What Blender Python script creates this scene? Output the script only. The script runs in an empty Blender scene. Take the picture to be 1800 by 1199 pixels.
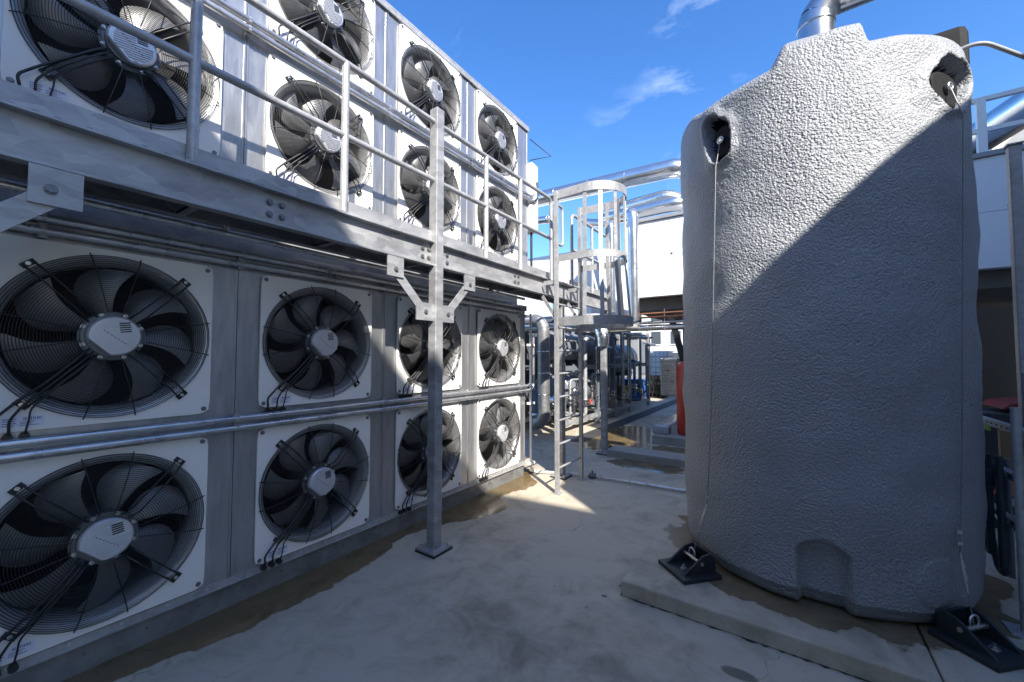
import bpy, math, random
from mathutils import Vector, Matrix, noise
random.seed(7)
R_ = math.radians
SC = bpy.context.scene
COL = SC.collection

# ------------------------------------------------------------------ camera
EYE = 1.6
cam_d = bpy.data.cameras.new('camera')
cam_d.sensor_width = 36.0
cam_d.lens = 14.0
cam_d.clip_start = 0.05
cam_d.clip_end = 3000
cam = bpy.data.objects.new('camera', cam_d)
COL.objects.link(cam)
cam.location = (0, 0, EYE)
cam.rotation_euler = (R_(90 + 2.3), 0, math.atan(485 / 700))
SC.camera = cam

# ------------------------------------------------------------------ sky and sun
SUN = Vector((0.636, -0.48, 0.605)).normalized()
world = bpy.data.worlds.new('World')
SC.world = world
world.use_nodes = True
wt = world.node_tree
wt.nodes.clear()
wo = wt.nodes.new('ShaderNodeOutputWorld')
bg = wt.nodes.new('ShaderNodeBackground')
sky = wt.nodes.new('ShaderNodeTexSky')
sky.sky_type = 'NISHITA'
sky.sun_disc = False
sky.sun_elevation = math.asin(SUN.z)
sky.sun_rotation = math.atan2(SUN.x, SUN.y)
sky.altitude = 200
sky.air_density = 1.0
sky.dust_density = 0.5
sky.ozone_density = 3.0
bg.inputs['Strength'].default_value = 0.145
# thin cirrus, by direction
tc = wt.nodes.new('ShaderNodeTexCoord')
mp = wt.nodes.new('ShaderNodeMapping')
mp.inputs['Rotation'].default_value = (0.3, 0.5, 0.9)
mp.inputs['Scale'].default_value = (2.2, 6.5, 3.2)
n1 = wt.nodes.new('ShaderNodeTexNoise')
n1.inputs['Scale'].default_value = 1.5
n1.inputs['Detail'].default_value = 9
n1.inputs['Roughness'].default_value = 0.62
n1.inputs['Distortion'].default_value = 0.9
n2 = wt.nodes.new('ShaderNodeTexNoise')
n2.inputs['Scale'].default_value = 2.3
n2.inputs['Detail'].default_value = 2
r1 = wt.nodes.new('ShaderNodeMapRange')
r1.inputs['From Min'].default_value = 0.54
r1.inputs['From Max'].default_value = 0.85
r2 = wt.nodes.new('ShaderNodeMapRange')
r2.inputs['From Min'].default_value = 0.525
r2.inputs['From Max'].default_value = 0.66
ml = wt.nodes.new('ShaderNodeMath'); ml.operation = 'MULTIPLY'
mx = wt.nodes.new('ShaderNodeMix'); mx.data_type = 'RGBA'
mx.inputs['B'].default_value = (3.2, 3.8, 5.0, 1)
L = wt.links.new
L(tc.outputs['Generated'], mp.inputs['Vector'])
L(mp.outputs[0], n1.inputs['Vector'])
L(tc.outputs['Generated'], n2.inputs['Vector'])
L(n1.outputs[0], r1.inputs['Value'])
L(n2.outputs[0], r2.inputs['Value'])
L(r1.outputs[0], ml.inputs[0]); L(r2.outputs[0], ml.inputs[1])
L(ml.outputs[0], mx.inputs['Factor'])
hs = wt.nodes.new('ShaderNodeHueSaturation'); hs.inputs['Hue'].default_value = 0.508; hs.inputs['Saturation'].default_value = 1.26; hs.inputs['Value'].default_value = 1.0
L(sky.outputs[0], hs.inputs['Color'])
L(hs.outputs[0], mx.inputs['A'])
L(mx.outputs['Result'], bg.inputs['Color'])
L(bg.outputs[0], wo.inputs['Surface'])

sun_d = bpy.data.lights.new('sun', 'SUN')
sun_d.energy = 4.6
sun_d.angle = R_(0.5)
sun_d.color = (1.0, 0.95, 0.88)
sun = bpy.data.objects.new('sun', sun_d)
COL.objects.link(sun)
sun.rotation_euler = SUN.to_track_quat('Z', 'Y').to_euler()
sun.location = (6, -5, 9)

SC.view_settings.view_transform = 'Standard'
SC.view_settings.look = 'None'
SC.view_settings.exposure = 1.18
SC.view_settings.gamma = 1

# ------------------------------------------------------------------ mesh builder
class MB:
    def __init__(s):
        s.v = []; s.f = []; s.sm = []; s.mi = []
    def add(s, vs, fs, smooth=False, mi=0):
        b = len(s.v)
        s.v += [tuple(p) for p in vs]
        for f in fs:
            s.f.append(tuple(b + i for i in f)); s.sm.append(smooth); s.mi.append(mi)
        return s
    def box(s, x0, x1, y0, y1, z0, z1, mi=0):
        vs = [(x, y, z) for x in (x0, x1) for y in (y0, y1) for z in (z0, z1)]
        fs = [(0, 1, 3, 2), (4, 6, 7, 5), (0, 4, 5, 1), (2, 3, 7, 6), (0, 2, 6, 4), (1, 5, 7, 3)]
        return s.add(vs, fs, mi=mi)
    def cbox(s, c, size, M=None):
        hx, hy, hz = [q / 2 for q in size]
        vs = [Vector((x, y, z)) for x in (-hx, hx) for y in (-hy, hy) for z in (-hz, hz)]
        if M: vs = [M @ p for p in vs]
        c = Vector(c)
        return s.add([p + c for p in vs], [(0, 1, 3, 2), (4, 6, 7, 5), (0, 4, 5, 1), (2, 3, 7, 6), (0, 2, 6, 4), (1, 5, 7, 3)])
    def bar(s, a, b, w, h, up=(0, 0, 1)):
        a = Vector(a); b = Vector(b); d = (b - a).normalized()
        u = Vector(up); sd = d.cross(u).normalized(); u = sd.cross(d).normalized()
        vs = []
        for p in (a, b):
            for i, j in ((-1, -1), (1, -1), (1, 1), (-1, 1)):
                vs.append(p + sd * (i * w / 2) + u * (j * h / 2))
        return s.add(vs, [(0, 1, 2, 3), (7, 6, 5, 4), (0, 4, 5, 1), (1, 5, 6, 2), (2, 6, 7, 3), (3, 7, 4, 0)])
    def tube(s, path, r, n=10, closed=False, caps=True):
        P = [Vector(p) for p in path]; m = len(P)
        rs = r if isinstance(r, (list, tuple)) else [r] * m
        T = []
        for i in range(m):
            if closed: t = P[(i + 1) % m] - P[i - 1]
            else: t = P[min(i + 1, m - 1)] - P[max(i - 1, 0)]
            T.append(t.normalized())
        a = Vector((0, 0, 1)) if abs(T[0].z) < 0.9 else Vector((1, 0, 0))
        N = (a - T[0] * a.dot(T[0])).normalized()
        vs = []
        for i in range(m):
            N = (N - T[i] * N.dot(T[i])).normalized()
            B = T[i].cross(N)
            for k in range(n):
                an = 2 * math.pi * k / n
                vs.append(P[i] + (N * math.cos(an) + B * math.sin(an)) * rs[i])
        fs = []
        for i in range(m if closed else m - 1):
            j = (i + 1) % m
            for k in range(n):
                k2 = (k + 1) % n
                fs.append((i * n + k, i * n + k2, j * n + k2, j * n + k))
        s.add(vs, fs, True)
        if caps and not closed:
            s.add(vs[:n], [tuple(range(n - 1, -1, -1))]); s.add(vs[-n:], [tuple(range(n))])
        return s
    def cyl(s, a, b, r, n=16):
        return s.tube([a, b], r, n)
    def lathe(s, prof, axis='Z', n=32, c=(0, 0, 0), smooth=True):
        c = Vector(c); vs = []
        for r, h in prof:
            for k in range(n):
                an = 2 * math.pi * k / n
                u, w = r * math.cos(an), r * math.sin(an)
                p = {'Z': (u, w, h), 'X': (h, u, w), 'Y': (w, h, u)}[axis]
                vs.append(c + Vector(p))
        fs = [(i * n + k, i * n + (k + 1) % n, (i + 1) * n + (k + 1) % n, (i + 1) * n + k) for i in range(len(prof) - 1) for k in range(n)]
        return s.add(vs, fs, smooth)
    def prism(s, poly, d):
        m = len(poly); d = Vector(d); P = [Vector(p) for p in poly]
        s.add(P + [p + d for p in P], [tuple(range(m - 1, -1, -1)), tuple(range(m, 2 * m))] + [(i, (i + 1) % m, m + (i + 1) % m, m + i) for i in range(m)])
        return s
    def hexbolt(s, c, ax, r=0.012, h=0.009):
        c = Vector(c); ax = Vector(ax).normalized()
        s.tube([c, c + ax * h * 0.35], r * 1.35, 12)
        return s.tube([c, c + ax * h], r, 6)
    def mesh(s, name):
        me = bpy.data.meshes.new(name)
        me.from_pydata([tuple(p) for p in s.v], [], s.f)
        me.polygons.foreach_set('use_smooth', s.sm)
        if any(s.mi): me.polygons.foreach_set('material_index', s.mi)
        me.update()
        return me
    def build(s, name, mat, parent=None, bevel=0, kind=None):
        me = s.mesh(name)
        for m_ in (mat if isinstance(mat, (list, tuple)) else [mat]): me.materials.append(m_)
        import bmesh
        bm = bmesh.new(); bm.from_mesh(me); bmesh.ops.recalc_face_normals(bm, faces=bm.faces); bm.to_mesh(me); bm.free()
        o = bpy.data.objects.new(name, me)
        COL.objects.link(o)
        if parent is not None:
            o.parent = parent
            if parent.get('_w'):
                o.location = -Vector(parent['_w'])
        if bevel:
            b = o.modifiers.new('bevel', 'BEVEL'); b.width = bevel; b.segments = 2; b.limit_method = 'ANGLE'; b.angle_limit = R_(40)
        if kind: o['kind'] = kind
        return o

def thing(name, label, cat, loc=(0, 0, 0), group=None, local=False):
    o = bpy.data.objects.new(name, None)
    o.empty_display_size = 0.1
    COL.objects.link(o)
    o.location = loc
    if not local: o['_w'] = tuple(float(q) for q in loc)     # parts given in world coordinates
    o['label'] = label; o['category'] = cat
    if group: o['group'] = group
    return o
def tag(o, label, cat, group=None):
    o['label'] = label; o['category'] = cat
    if group: o['group'] = group
    return o
def struct(o):
    o['kind'] = 'structure'; return o
def arc(c, r, a0, a1, n, u, w):
    c = Vector(c); u = Vector(u); w = Vector(w)
    return [c + u * (r * math.cos(a0 + (a1 - a0) * i / n)) + w * (r * math.sin(a0 + (a1 - a0) * i / n)) for i in range(n + 1)]
def fillet(pts, r, n=6):
    P = [Vector(p) for p in pts]; out = [P[0]]
    for i in range(1, len(P) - 1):
        a = (P[i - 1] - P[i]); b = (P[i + 1] - P[i])
        ra = min(r, a.length * 0.49, b.length * 0.49)
        p0 = P[i] + a.normalized() * ra; p1 = P[i] + b.normalized() * ra
        for k in range(n + 1):
            t = k / n
            out.append(p0 * (1 - t) ** 2 + P[i] * 2 * t * (1 - t) + p1 * t * t)
    out.append(P[-1]); return out

# ------------------------------------------------------------------ materials
def nodes(name):
    m = bpy.data.materials.new(name); m.use_nodes = True
    t = m.node_tree
    return m, t, t.nodes['Principled BSDF']
def N(t, typ, **kw):
    n = t.nodes.new(typ)
    for k, v in kw.items():
        if k in n.inputs: n.inputs[k].default_value = v
        else: setattr(n, k, v)
    return n
def ramp(t, src, stops):
    r = t.nodes.new('ShaderNodeValToRGB')
    el = r.color_ramp.elements
    while len(el) < len(stops): el.new(0.5)
    for e, (p, c) in zip(el, stops):
        e.position = p; e.color = c if len(c) == 4 else (*c, 1)
    t.links.new(src, r.inputs[0]); return r
def mat(name, col, rough=0.5, metal=0.0, var=0.12, scale=6.0, stretch=(1, 1, 1), bump=0.0, bscale=60, spec=0.5, rvar=0.12, dirt=0.0, dirtcol=(0.09, 0.08, 0.06)):
    m, t, b = nodes(name)
    c = N(t, 'ShaderNodeTexCoord'); mp = N(t, 'ShaderNodeMapping'); mp.inputs['Scale'].default_value = stretch
    t.links.new(c.outputs['Object'], mp.inputs[0])
    n = N(t, 'ShaderNodeTexNoise', Scale=scale, Detail=7.0, Roughness=0.62)
    t.links.new(mp.outputs[0], n.inputs['Vector'])
    lo = tuple(q * (1 - var) for q in col); hi = tuple(min(1, q * (1 + var)) for q in col)
    r = ramp(t, n.outputs[0], [(0.28, lo), (0.72, hi)])
    out = r.outputs[0]
    if dirt:
        n3 = N(t, 'ShaderNodeTexNoise', Scale=2.7, Detail=9.0, Roughness=0.7)
        t.links.new(c.outputs['Object'], n3.inputs['Vector'])
        mr = N(t, 'ShaderNodeMapRange'); mr.inputs['From Min'].default_value = 0.52; mr.inputs['From Max'].default_value = 0.78; mr.inputs['To Max'].default_value = dirt
        t.links.new(n3.outputs[0], mr.inputs['Value'])
        mx = N(t, 'ShaderNodeMix', data_type='RGBA'); mx.inputs['B'].default_value = (*dirtcol, 1)
        t.links.new(mr.outputs[0], mx.inputs['Factor']); t.links.new(out, mx.inputs['A']); out = mx.outputs['Result']
    t.links.new(out, b.inputs['Base Color'])
    mr2 = N(t, 'ShaderNodeMapRange'); mr2.inputs['To Min'].default_value = max(0.03, rough - rvar); mr2.inputs['To Max'].default_value = min(1, rough + rvar)
    t.links.new(n.outputs[0], mr2.inputs['Value']); t.links.new(mr2.outputs[0], b.inputs['Roughness'])
    b.inputs['Metallic'].default_value = metal
    b.inputs['Specular IOR Level'].default_value = spec
    if bump:
        n4 = N(t, 'ShaderNodeTexNoise', Scale=bscale, Detail=4.0)
        t.links.new(mp.outputs[0], n4.inputs['Vector'])
        bp = N(t, 'ShaderNodeBump', Strength=bump, Distance=0.01)
        t.links.new(n4.outputs[0], bp.inputs['Height']); t.links.new(bp.outputs[0], b.inputs['Normal'])
    return m

def galv(name, base=0.46, rough=0.42, metal=0.7, stretch=(1, 1, 1), spangle=38.0, con=0.26):
    m, t, b = nodes(name)
    c = N(t, 'ShaderNodeTexCoord'); mp = N(t, 'ShaderNodeMapping'); mp.inputs['Scale'].default_value = stretch
    t.links.new(c.outputs['Object'], mp.inputs[0])
    n = N(t, 'ShaderNodeTexNoise', Scale=4.0, Detail=8.0, Roughness=0.65)
    v = N(t, 'ShaderNodeTexVoronoi', Scale=spangle)
    t.links.new(mp.outputs[0], n.inputs['Vector']); t.links.new(mp.outputs[0], v.inputs['Vector'])
    sx = N(t, 'ShaderNodeSeparateColor'); t.links.new(v.outputs['Color'], sx.inputs[0])
    ad = N(t, 'ShaderNodeMath', operation='MULTIPLY_ADD'); ad.inputs[1].default_value = 0.22
    t.links.new(sx.outputs[0], ad.inputs[0]); t.links.new(n.outputs[0], ad.inputs[2])
    r = ramp(t, ad.outputs[0], [(0.30, (base * (1 - con), base * (1 - con), base * (1 - con))), (0.85, (base * (1 + con), base * (1 + con), base * (1 + con)))])
    t.links.new(r.outputs[0], b.inputs['Base Color'])
    mr = N(t, 'ShaderNodeMapRange'); mr.inputs['From Min'].default_value = 0.2; mr.inputs['From Max'].default_value = 0.9
    mr.inputs['To Min'].default_value = rough - 0.1; mr.inputs['To Max'].default_value = rough + 0.12
    t.links.new(ad.outputs[0], mr.inputs['Value']); t.links.new(mr.outputs[0], b.inputs['Roughness'])
    b.inputs['Metallic'].default_value = metal
    bp = N(t, 'ShaderNodeBump', Strength=0.12, Distance=0.01)
    t.links.new(n.outputs[0], bp.inputs['Height']); t.links.new(bp.outputs[0], b.inputs['Normal'])
    return m

M = {}
M['galv'] = galv('galvanised_steel', 0.40, 0.46, 0.4)
M['galv_dip'] = galv('hot_dip_galvanised', 0.35, 0.46, 0.4, (1, 0.7, 1.6), 14, 0.40)
M['panel'] = galv('galvanised_sheet', 0.44, 0.34, 0.75, (5, 5, 0.9), 7, 0.14)
M['conduit'] = galv('conduit_steel', 0.58, 0.28, 0.85, (1, 1, 1), 15)
M['duct'] = mat('duct_sheet', (0.55, 0.56, 0.57), 0.25, 0.95, 0.08, 7, bump=0.10, bscale=9)
M['clad'] = mat('aluminium_cladding', (0.74, 0.74, 0.73), 0.24, 0.95, 0.06, 5, bump=0.16, bscale=5)
M['foil'] = mat('aluminium_foil', (0.8, 0.8, 0.8), 0.22, 1.0, 0.05, 8, bump=1.0, bscale=22)
M['white'] = mat('white_coated_sheet', (0.80, 0.77, 0.715), 0.38, 0, 0.03, 3, dirt=0.10, dirtcol=(0.45, 0.43, 0.38))
M['whiteclad'] = mat('white_insulated_panel', (0.78, 0.78, 0.78), 0.35, 0, 0.03, 2, dirt=0.15, dirtcol=(0.5, 0.49, 0.46))
M['ring'] = mat('bell_mouth_sheet', (0.50, 0.50, 0.49), 0.36, 0.5, 0.08, 8)
M['wire'] = mat('black_wire', (0.018, 0.018, 0.02), 0.42, 0, 0.2, 40)
M['black'] = mat('black_plastic', (0.02, 0.02, 0.022), 0.45, 0, 0.2, 20)
M['blade'] = mat('fan_blade_metal', (0.205, 0.203, 0.20), 0.42, 0.55, 0.15, 9, dirt=0.45, dirtcol=(0.11, 0.105, 0.095))
M['motor'] = mat('motor_casting', (0.16, 0.165, 0.175), 0.45, 0.5, 0.2, 20)
M['cover'] = mat('motor_cover_aluminium', (0.66, 0.66, 0.67), 0.40, 0.55, 0.06, 14)
M['bolt'] = mat('zinc_bolt', (0.62, 0.62, 0.60), 0.3, 0.9, 0.1, 60)
M['darkbolt'] = mat('dull_bolt', (0.20, 0.20, 0.21), 0.5, 0.7, 0.2, 60)
M['coil'] = mat('coil_fins', (0.035, 0.036, 0.038), 0.6, 0.3, 0.2, 30, (1, 60, 1))
M['sticker'] = mat('sticker_paper', (0.70, 0.70, 0.78), 0.4, 0, 0.03, 20)
M['ink'] = mat('sticker_ink', (0.16, 0.16, 0.24), 0.5, 0, 0.1, 20)
M['stain'] = mat('stainless_steel', (0.62, 0.62, 0.62), 0.26, 1.0, 0.05, 4, (1, 1, 20))
M['bluegrey_steel'] = mat('blue_grey_paint', (0.17, 0.19, 0.215), 0.42, 0.1, 0.1, 5)  # blue-grey base colour for vessels, skid frame and small boxes
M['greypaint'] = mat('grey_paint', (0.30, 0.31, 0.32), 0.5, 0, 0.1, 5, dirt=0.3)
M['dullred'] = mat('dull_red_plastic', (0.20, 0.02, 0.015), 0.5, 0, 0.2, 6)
M['bluegrey_dark'] = mat('dark_blue_grey_paint', (0.085, 0.095, 0.11), 0.45, 0.1, 0.15, 4, dirt=0.3)  # darker blue-grey base for chiller, compressor and some pipes
M['green'] = mat('green_plastic', (0.25, 0.5, 0.05), 0.4, 0, 0.1, 6)
M['spiral'] = galv('spiral_duct_sheet', 0.24, 0.42, 0.6)
M['matblack'] = mat('matt_black_plastic', (0.011, 0.011, 0.012), 0.7, 0, 0.2, 20, spec=0.25)
M['underside'] = mat('underside_paint', (0.13, 0.125, 0.115), 0.7, 0, 0.2, 3, dirt=0.4)
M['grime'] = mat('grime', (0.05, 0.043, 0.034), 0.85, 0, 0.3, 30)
M['red'] = mat('red_paint', (0.50, 0.045, 0.025), 0.32, 0, 0.1, 4)
M['blue'] = mat('blue_plastic', (0.03, 0.13, 0.42), 0.4, 0, 0.1, 5)
M['yellow'] = mat('yellow_plastic', (0.75, 0.52, 0.03), 0.4, 0, 0.1, 5)
M['copper'] = mat('copper_pipe', (0.45, 0.22, 0.13), 0.4, 0.8, 0.2, 10)
M['orange'] = mat('orange_plastic', (0.8, 0.2, 0.05), 0.5, 0, 0.1, 5)
M['cream'] = mat('ibc_plastic', (0.72, 0.73, 0.72), 0.45, 0, 0.05, 5)
M['rub'] = mat('rubber_hose', (0.045, 0.055, 0.07), 0.5, 0, 0.2, 20)
M['darkwall'] = mat('dark_cladding', (0.045, 0.045, 0.045), 0.7, 0, 0.15, 3)
M['darkclad'] = mat('grey_profiled_cladding', (0.42, 0.40, 0.37), 0.6, 0, 0.1, 2)
M['brown'] = mat('brown_board', (0.28, 0.17, 0.09), 0.8, 0, 0.1, 9)
M['facade'] = mat('pale_render', (0.70, 0.70, 0.68), 0.7, 0, 0.06, 1.5)
M['glass'] = mat('window_glass', (0.05, 0.06, 0.07), 0.08, 0, 0.1, 3)
M['anchor'] = mat('anchor_black', (0.026, 0.028, 0.032), 0.55, 0.1, 0.2, 12, dirt=0.5, dirtcol=(0.10, 0.09, 0.08))
M['plinth'] = mat('plinth_concrete', (0.30, 0.285, 0.255), 0.75, 0, 0.18, 5, bump=0.25, bscale=40, dirt=0.4)

M['curb'] = mat('stained_galvanised_curb', (0.23, 0.232, 0.23), 0.5, 0.4, 0.25, 9, dirt=0.85, dirtcol=(0.055, 0.055, 0.045))
def concrete(name, wet_wall):
    m, t, b = nodes(name)
    lk = t.links.new
    c = N(t, 'ShaderNodeTexCoord'); P = c.outputs['Object']
    sp = N(t, 'ShaderNodeSeparateXYZ'); lk(P, sp.inputs[0])
    nb = N(t, 'ShaderNodeTexNoise', Scale=0.75, Detail=6.0, Roughness=0.6); lk(P, nb.inputs['Vector'])
    nm = N(t, 'ShaderNodeTexNoise', Scale=4.5, Detail=9.0, Roughness=0.68, Distortion=0.6); lk(P, nm.inputs['Vector'])
    nf = N(t, 'ShaderNodeTexNoise', Scale=130.0, Detail=4.0); lk(P, nf.inputs['Vector'])
    a = N(t, 'ShaderNodeMath', operation='MULTIPLY_ADD'); a.inputs[1].default_value = 0.8; lk(nm.outputs[0], a.inputs[0]); lk(nb.outputs[0], a.inputs[2])
    a2 = N(t, 'ShaderNodeMath', operation='MULTIPLY_ADD'); a2.inputs[1].default_value = 0.10; lk(nf.outputs[0], a2.inputs[0]); lk(a.outputs[0], a2.inputs[2])
    r = ramp(t, a2.outputs[0], [(0.66, (0.245, 0.208, 0.152)), (0.88, (0.435, 0.377, 0.283)), (1.0, (0.52, 0.455, 0.35))])
    col = r.outputs[0]
    # fine grain, hairline cracks, oil spots
    gr = N(t, 'ShaderNodeTexNoise', Scale=420.0, Detail=2.0); lk(P, gr.inputs['Vector'])
    gm = N(t, 'ShaderNodeMapRange'); gm.inputs['From Min'].default_value = 0.3; gm.inputs['From Max'].default_value = 0.7; gm.inputs['To Min'].default_value = 0.78; gm.inputs['To Max'].default_value = 1.2; lk(gr.outputs[0], gm.inputs['Value'])
    gc = N(t, 'ShaderNodeMix', data_type='RGBA', blend_type='MULTIPLY'); gc.inputs['Factor'].default_value = 1.0; lk(col, gc.inputs['A']); lk(gm.outputs[0], gc.inputs['B']); col = gc.outputs['Result']
    wp = N(t, 'ShaderNodeTexNoise', Scale=1.6, Detail=5.0); lk(P, wp.inputs['Vector'])
    wv = N(t, 'ShaderNodeMix', data_type='RGBA'); wv.inputs['Factor'].default_value = 0.35; lk(P, wv.inputs['A']); lk(wp.outputs['Color'], wv.inputs['B'])
    ce = N(t, 'ShaderNodeTexVoronoi', feature='DISTANCE_TO_EDGE', Scale=1.5); lk(wv.outputs['Result'], ce.inputs['Vector'])
    cm = N(t, 'ShaderNodeMapRange'); cm.inputs['From Min'].default_value = 0.0045; cm.inputs['From Max'].default_value = 0.001; lk(ce.outputs['Distance'], cm.inputs['Value'])
    cb = N(t, 'ShaderNodeMapRange'); cb.inputs['From Min'].default_value = 0.50; cb.inputs['From Max'].default_value = 0.62; cb.inputs['To Max'].default_value = 0.6; lk(nb.outputs[0], cb.inputs['Value'])
    cx = N(t, 'ShaderNodeMath', operation='MULTIPLY'); lk(cm.outputs[0], cx.inputs[0]); lk(cb.outputs[0], cx.inputs[1])
    cc = N(t, 'ShaderNodeMix', data_type='RGBA'); cc.inputs['B'].default_value = (0.07, 0.06, 0.05, 1); lk(cx.outputs[0], cc.inputs['Factor']); lk(col, cc.inputs['A']); col = cc.outputs['Result']
    for (px, py, rx, ry) in ((-0.24, 2.36, .085, .04), (-0.98, 2.78, .03, .02), (-1.05, 2.60, .02, .015), (-1.3, 1.9, .5, .22), (-0.5, 1.75, .6, .3)):
        if not wet_wall: break
        sx = N(t, 'ShaderNodeMath', operation='MULTIPLY_ADD'); sx.inputs[1].default_value = 1 / rx; sx.inputs[2].default_value = -px / rx; lk(sp.outputs['X'], sx.inputs[0])
        sy = N(t, 'ShaderNodeMath', operation='MULTIPLY_ADD'); sy.inputs[1].default_value = 1 / ry; sy.inputs[2].default_value = -py / ry; lk(sp.outputs['Y'], sy.inputs[0])
        x2 = N(t, 'ShaderNodeMath', operation='MULTIPLY'); lk(sx.outputs[0], x2.inputs[0]); lk(sx.outputs[0], x2.inputs[1])
        y2 = N(t, 'ShaderNodeMath', operation='MULTIPLY'); lk(sy.outputs[0], y2.inputs[0]); lk(sy.outputs[0], y2.inputs[1])
        ss = N(t, 'ShaderNodeMath', operation='ADD'); lk(x2.outputs[0], ss.inputs[0]); lk(y2.outputs[0], ss.inputs[1])
        sn = N(t, 'ShaderNodeMath', operation='MULTIPLY_ADD'); sn.inputs[1].default_value = 2.2; lk(nm.outputs[0], sn.inputs[0]); lk(ss.outputs[0], sn.inputs[2])
        pm = N(t, 'ShaderNodeMapRange'); pm.inputs['From Min'].default_value = 2.3 if rx < .2 else 2.6; pm.inputs['From Max'].default_value = 1.8 if rx < .2 else 1.0; pm.inputs['To Max'].default_value = 0.75 if rx < .2 else 0.22; lk(sn.outputs[0], pm.inputs['Value'])
        pc = N(t, 'ShaderNodeMix', data_type='RGBA'); pc.inputs['B'].default_value = (0.075, 0.06, 0.045, 1); lk(pm.outputs[0], pc.inputs['Factor']); lk(col, pc.inputs['A']); col = pc.outputs['Result']
    # small dark specks
    vo = N(t, 'ShaderNodeTexVoronoi', Scale=3.1); lk(P, vo.inputs['Vector'])
    mk = N(t, 'ShaderNodeMapRange'); mk.inputs['From Min'].default_value = 0.05; mk.inputs['From Max'].default_value = 0.02; mk.inputs['To Max'].default_value = 0.55
    lk(vo.outputs['Distance'], mk.inputs['Value'])
    m1 = N(t, 'ShaderNodeMix', data_type='RGBA'); m1.inputs['B'].default_value = (0.11, 0.095, 0.075, 1)
    lk(mk.outputs[0], m1.inputs['Factor']); lk(col, m1.inputs['A']); col = m1.outputs['Result']
    rough = None
    if wet_wall:
        # damp band beside the unit: its outer edge as a curve of y, roughened by noise
        mr = N(t, 'ShaderNodeMapRange'); mr.inputs['From Min'].default_value = -1.0; mr.inputs['From Max'].default_value = 7.0
        lk(sp.outputs['Y'], mr.inputs['Value'])
        fc = N(t, 'ShaderNodeFloatCurve')
        cv = fc.mapping.curves[0]
        pts = [(-1, .30), (0.2, .25), (0.63, .22), (1.0, .31), (1.7, .31), (2.2, .22), (2.4, .13), (2.75, .22), (3.18, .43), (3.46, .50), (3.62, .36), (3.8, .24), (4.25, .34), (4.57, .12), (4.8, .02), (7, .0)]
        q = [((y + 1) / 8, w) for y, w in pts]
        cv.points[0].location = q[0]; cv.points[1].location = q[-1]
        for p in q[1:-1]: cv.points.new(*p)
        fc.mapping.update()
        lk(mr.outputs[0], fc.inputs['Value'])
        d = N(t, 'ShaderNodeMath', operation='ADD'); d.inputs[1].default_value = 2.97; lk(sp.outputs['X'], d.inputs[0])
        nz = N(t, 'ShaderNodeTexNoise', Scale=6.0, Detail=5.0, Roughness=0.55); lk(P, nz.inputs['Vector'])
        nzs = N(t, 'ShaderNodeMath', operation='MULTIPLY_ADD'); nzs.inputs[1].default_value = 0.14; nzs.inputs[2].default_value = -0.07; lk(nz.outputs[0], nzs.inputs[0])
        d2 = N(t, 'ShaderNodeMath', operation='ADD'); lk(d.outputs[0], d2.inputs[0]); lk(nzs.outputs[0], d2.inputs[1])
        df = N(t, 'ShaderNodeMath', operation='SUBTRACT'); lk(fc.outputs[0], df.inputs[0]); lk(d2.outputs[0], df.inputs[1])
        wm = N(t, 'ShaderNodeMapRange'); wm.inputs['From Min'].default_value = -0.004; wm.inputs['From Max'].default_value = 0.012; lk(df.outputs[0], wm.inputs['Value'])
        ym = N(t, 'ShaderNodeMapRange'); ym.inputs['From Min'].default_value = 4.95; ym.inputs['From Max'].default_value = 4.75; lk(sp.outputs['Y'], ym.inputs['Value'])
        wy = N(t, 'ShaderNodeMath', operation='MULTIPLY'); lk(wm.outputs[0], wy.inputs[0]); lk(ym.outputs[0], wy.inputs[1])
        wet = wy.outputs[0]
        # puddles further back
        for (px, py, rx, ry) in ((-1.75, 6.0, .62, .30), (-1.7, 7.15, .5, .42), (-2.35, 10.8, .45, 1.5), (-2.75, 7.9, .75, 1.5)):
            sx = N(t, 'ShaderNodeMath', operation='MULTIPLY_ADD'); sx.inputs[1].default_value = 1 / rx; sx.inputs[2].default_value = -px / rx; lk(sp.outputs['X'], sx.inputs[0])
            sy = N(t, 'ShaderNodeMath', operation='MULTIPLY_ADD'); sy.inputs[1].default_value = 1 / ry; sy.inputs[2].default_value = -py / ry; lk(sp.outputs['Y'], sy.inputs[0])
            x2 = N(t, 'ShaderNodeMath', operation='POWER'); x2.inputs[1].default_value = 2; lk(sx.outputs[0], x2.inputs[0])
            y2 = N(t, 'ShaderNodeMath', operation='POWER'); y2.inputs[1].default_value = 2; lk(sy.outputs[0], y2.inputs[0])
            ss = N(t, 'ShaderNodeMath', operation='ADD'); lk(x2.outputs[0], ss.inputs[0]); lk(y2.outputs[0], ss.inputs[1])
            sn = N(t, 'ShaderNodeMath', operation='MULTIPLY_ADD'); sn.inputs[1].default_value = 1.6; lk(nz.outputs[0], sn.inputs[0]); lk(ss.outputs[0], sn.inputs[2])
            pm = N(t, 'ShaderNodeMapRange'); pm.inputs['From Min'].default_value = 1.72; pm.inputs['From Max'].default_value = 1.64; lk(sn.outputs[0], pm.inputs['Value'])
            mxm = N(t, 'ShaderNodeMath', operation='MAXIMUM'); lk(wet, mxm.inputs[0]); lk(pm.outputs[0], mxm.inputs[1]); wet = mxm.outputs[0]
        wcol = N(t, 'ShaderNodeMix', data_type='RGBA', blend_type='MULTIPLY'); wcol.inputs['Factor'].default_value = 1.0
        wr = ramp(t, nm.outputs[0], [(0.3, (0.30, 0.25, 0.17)), (0.7, (0.50, 0.39, 0.26))])
        lk(col, wcol.inputs['A']); lk(wr.outputs[0], wcol.inputs['B'])
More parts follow.
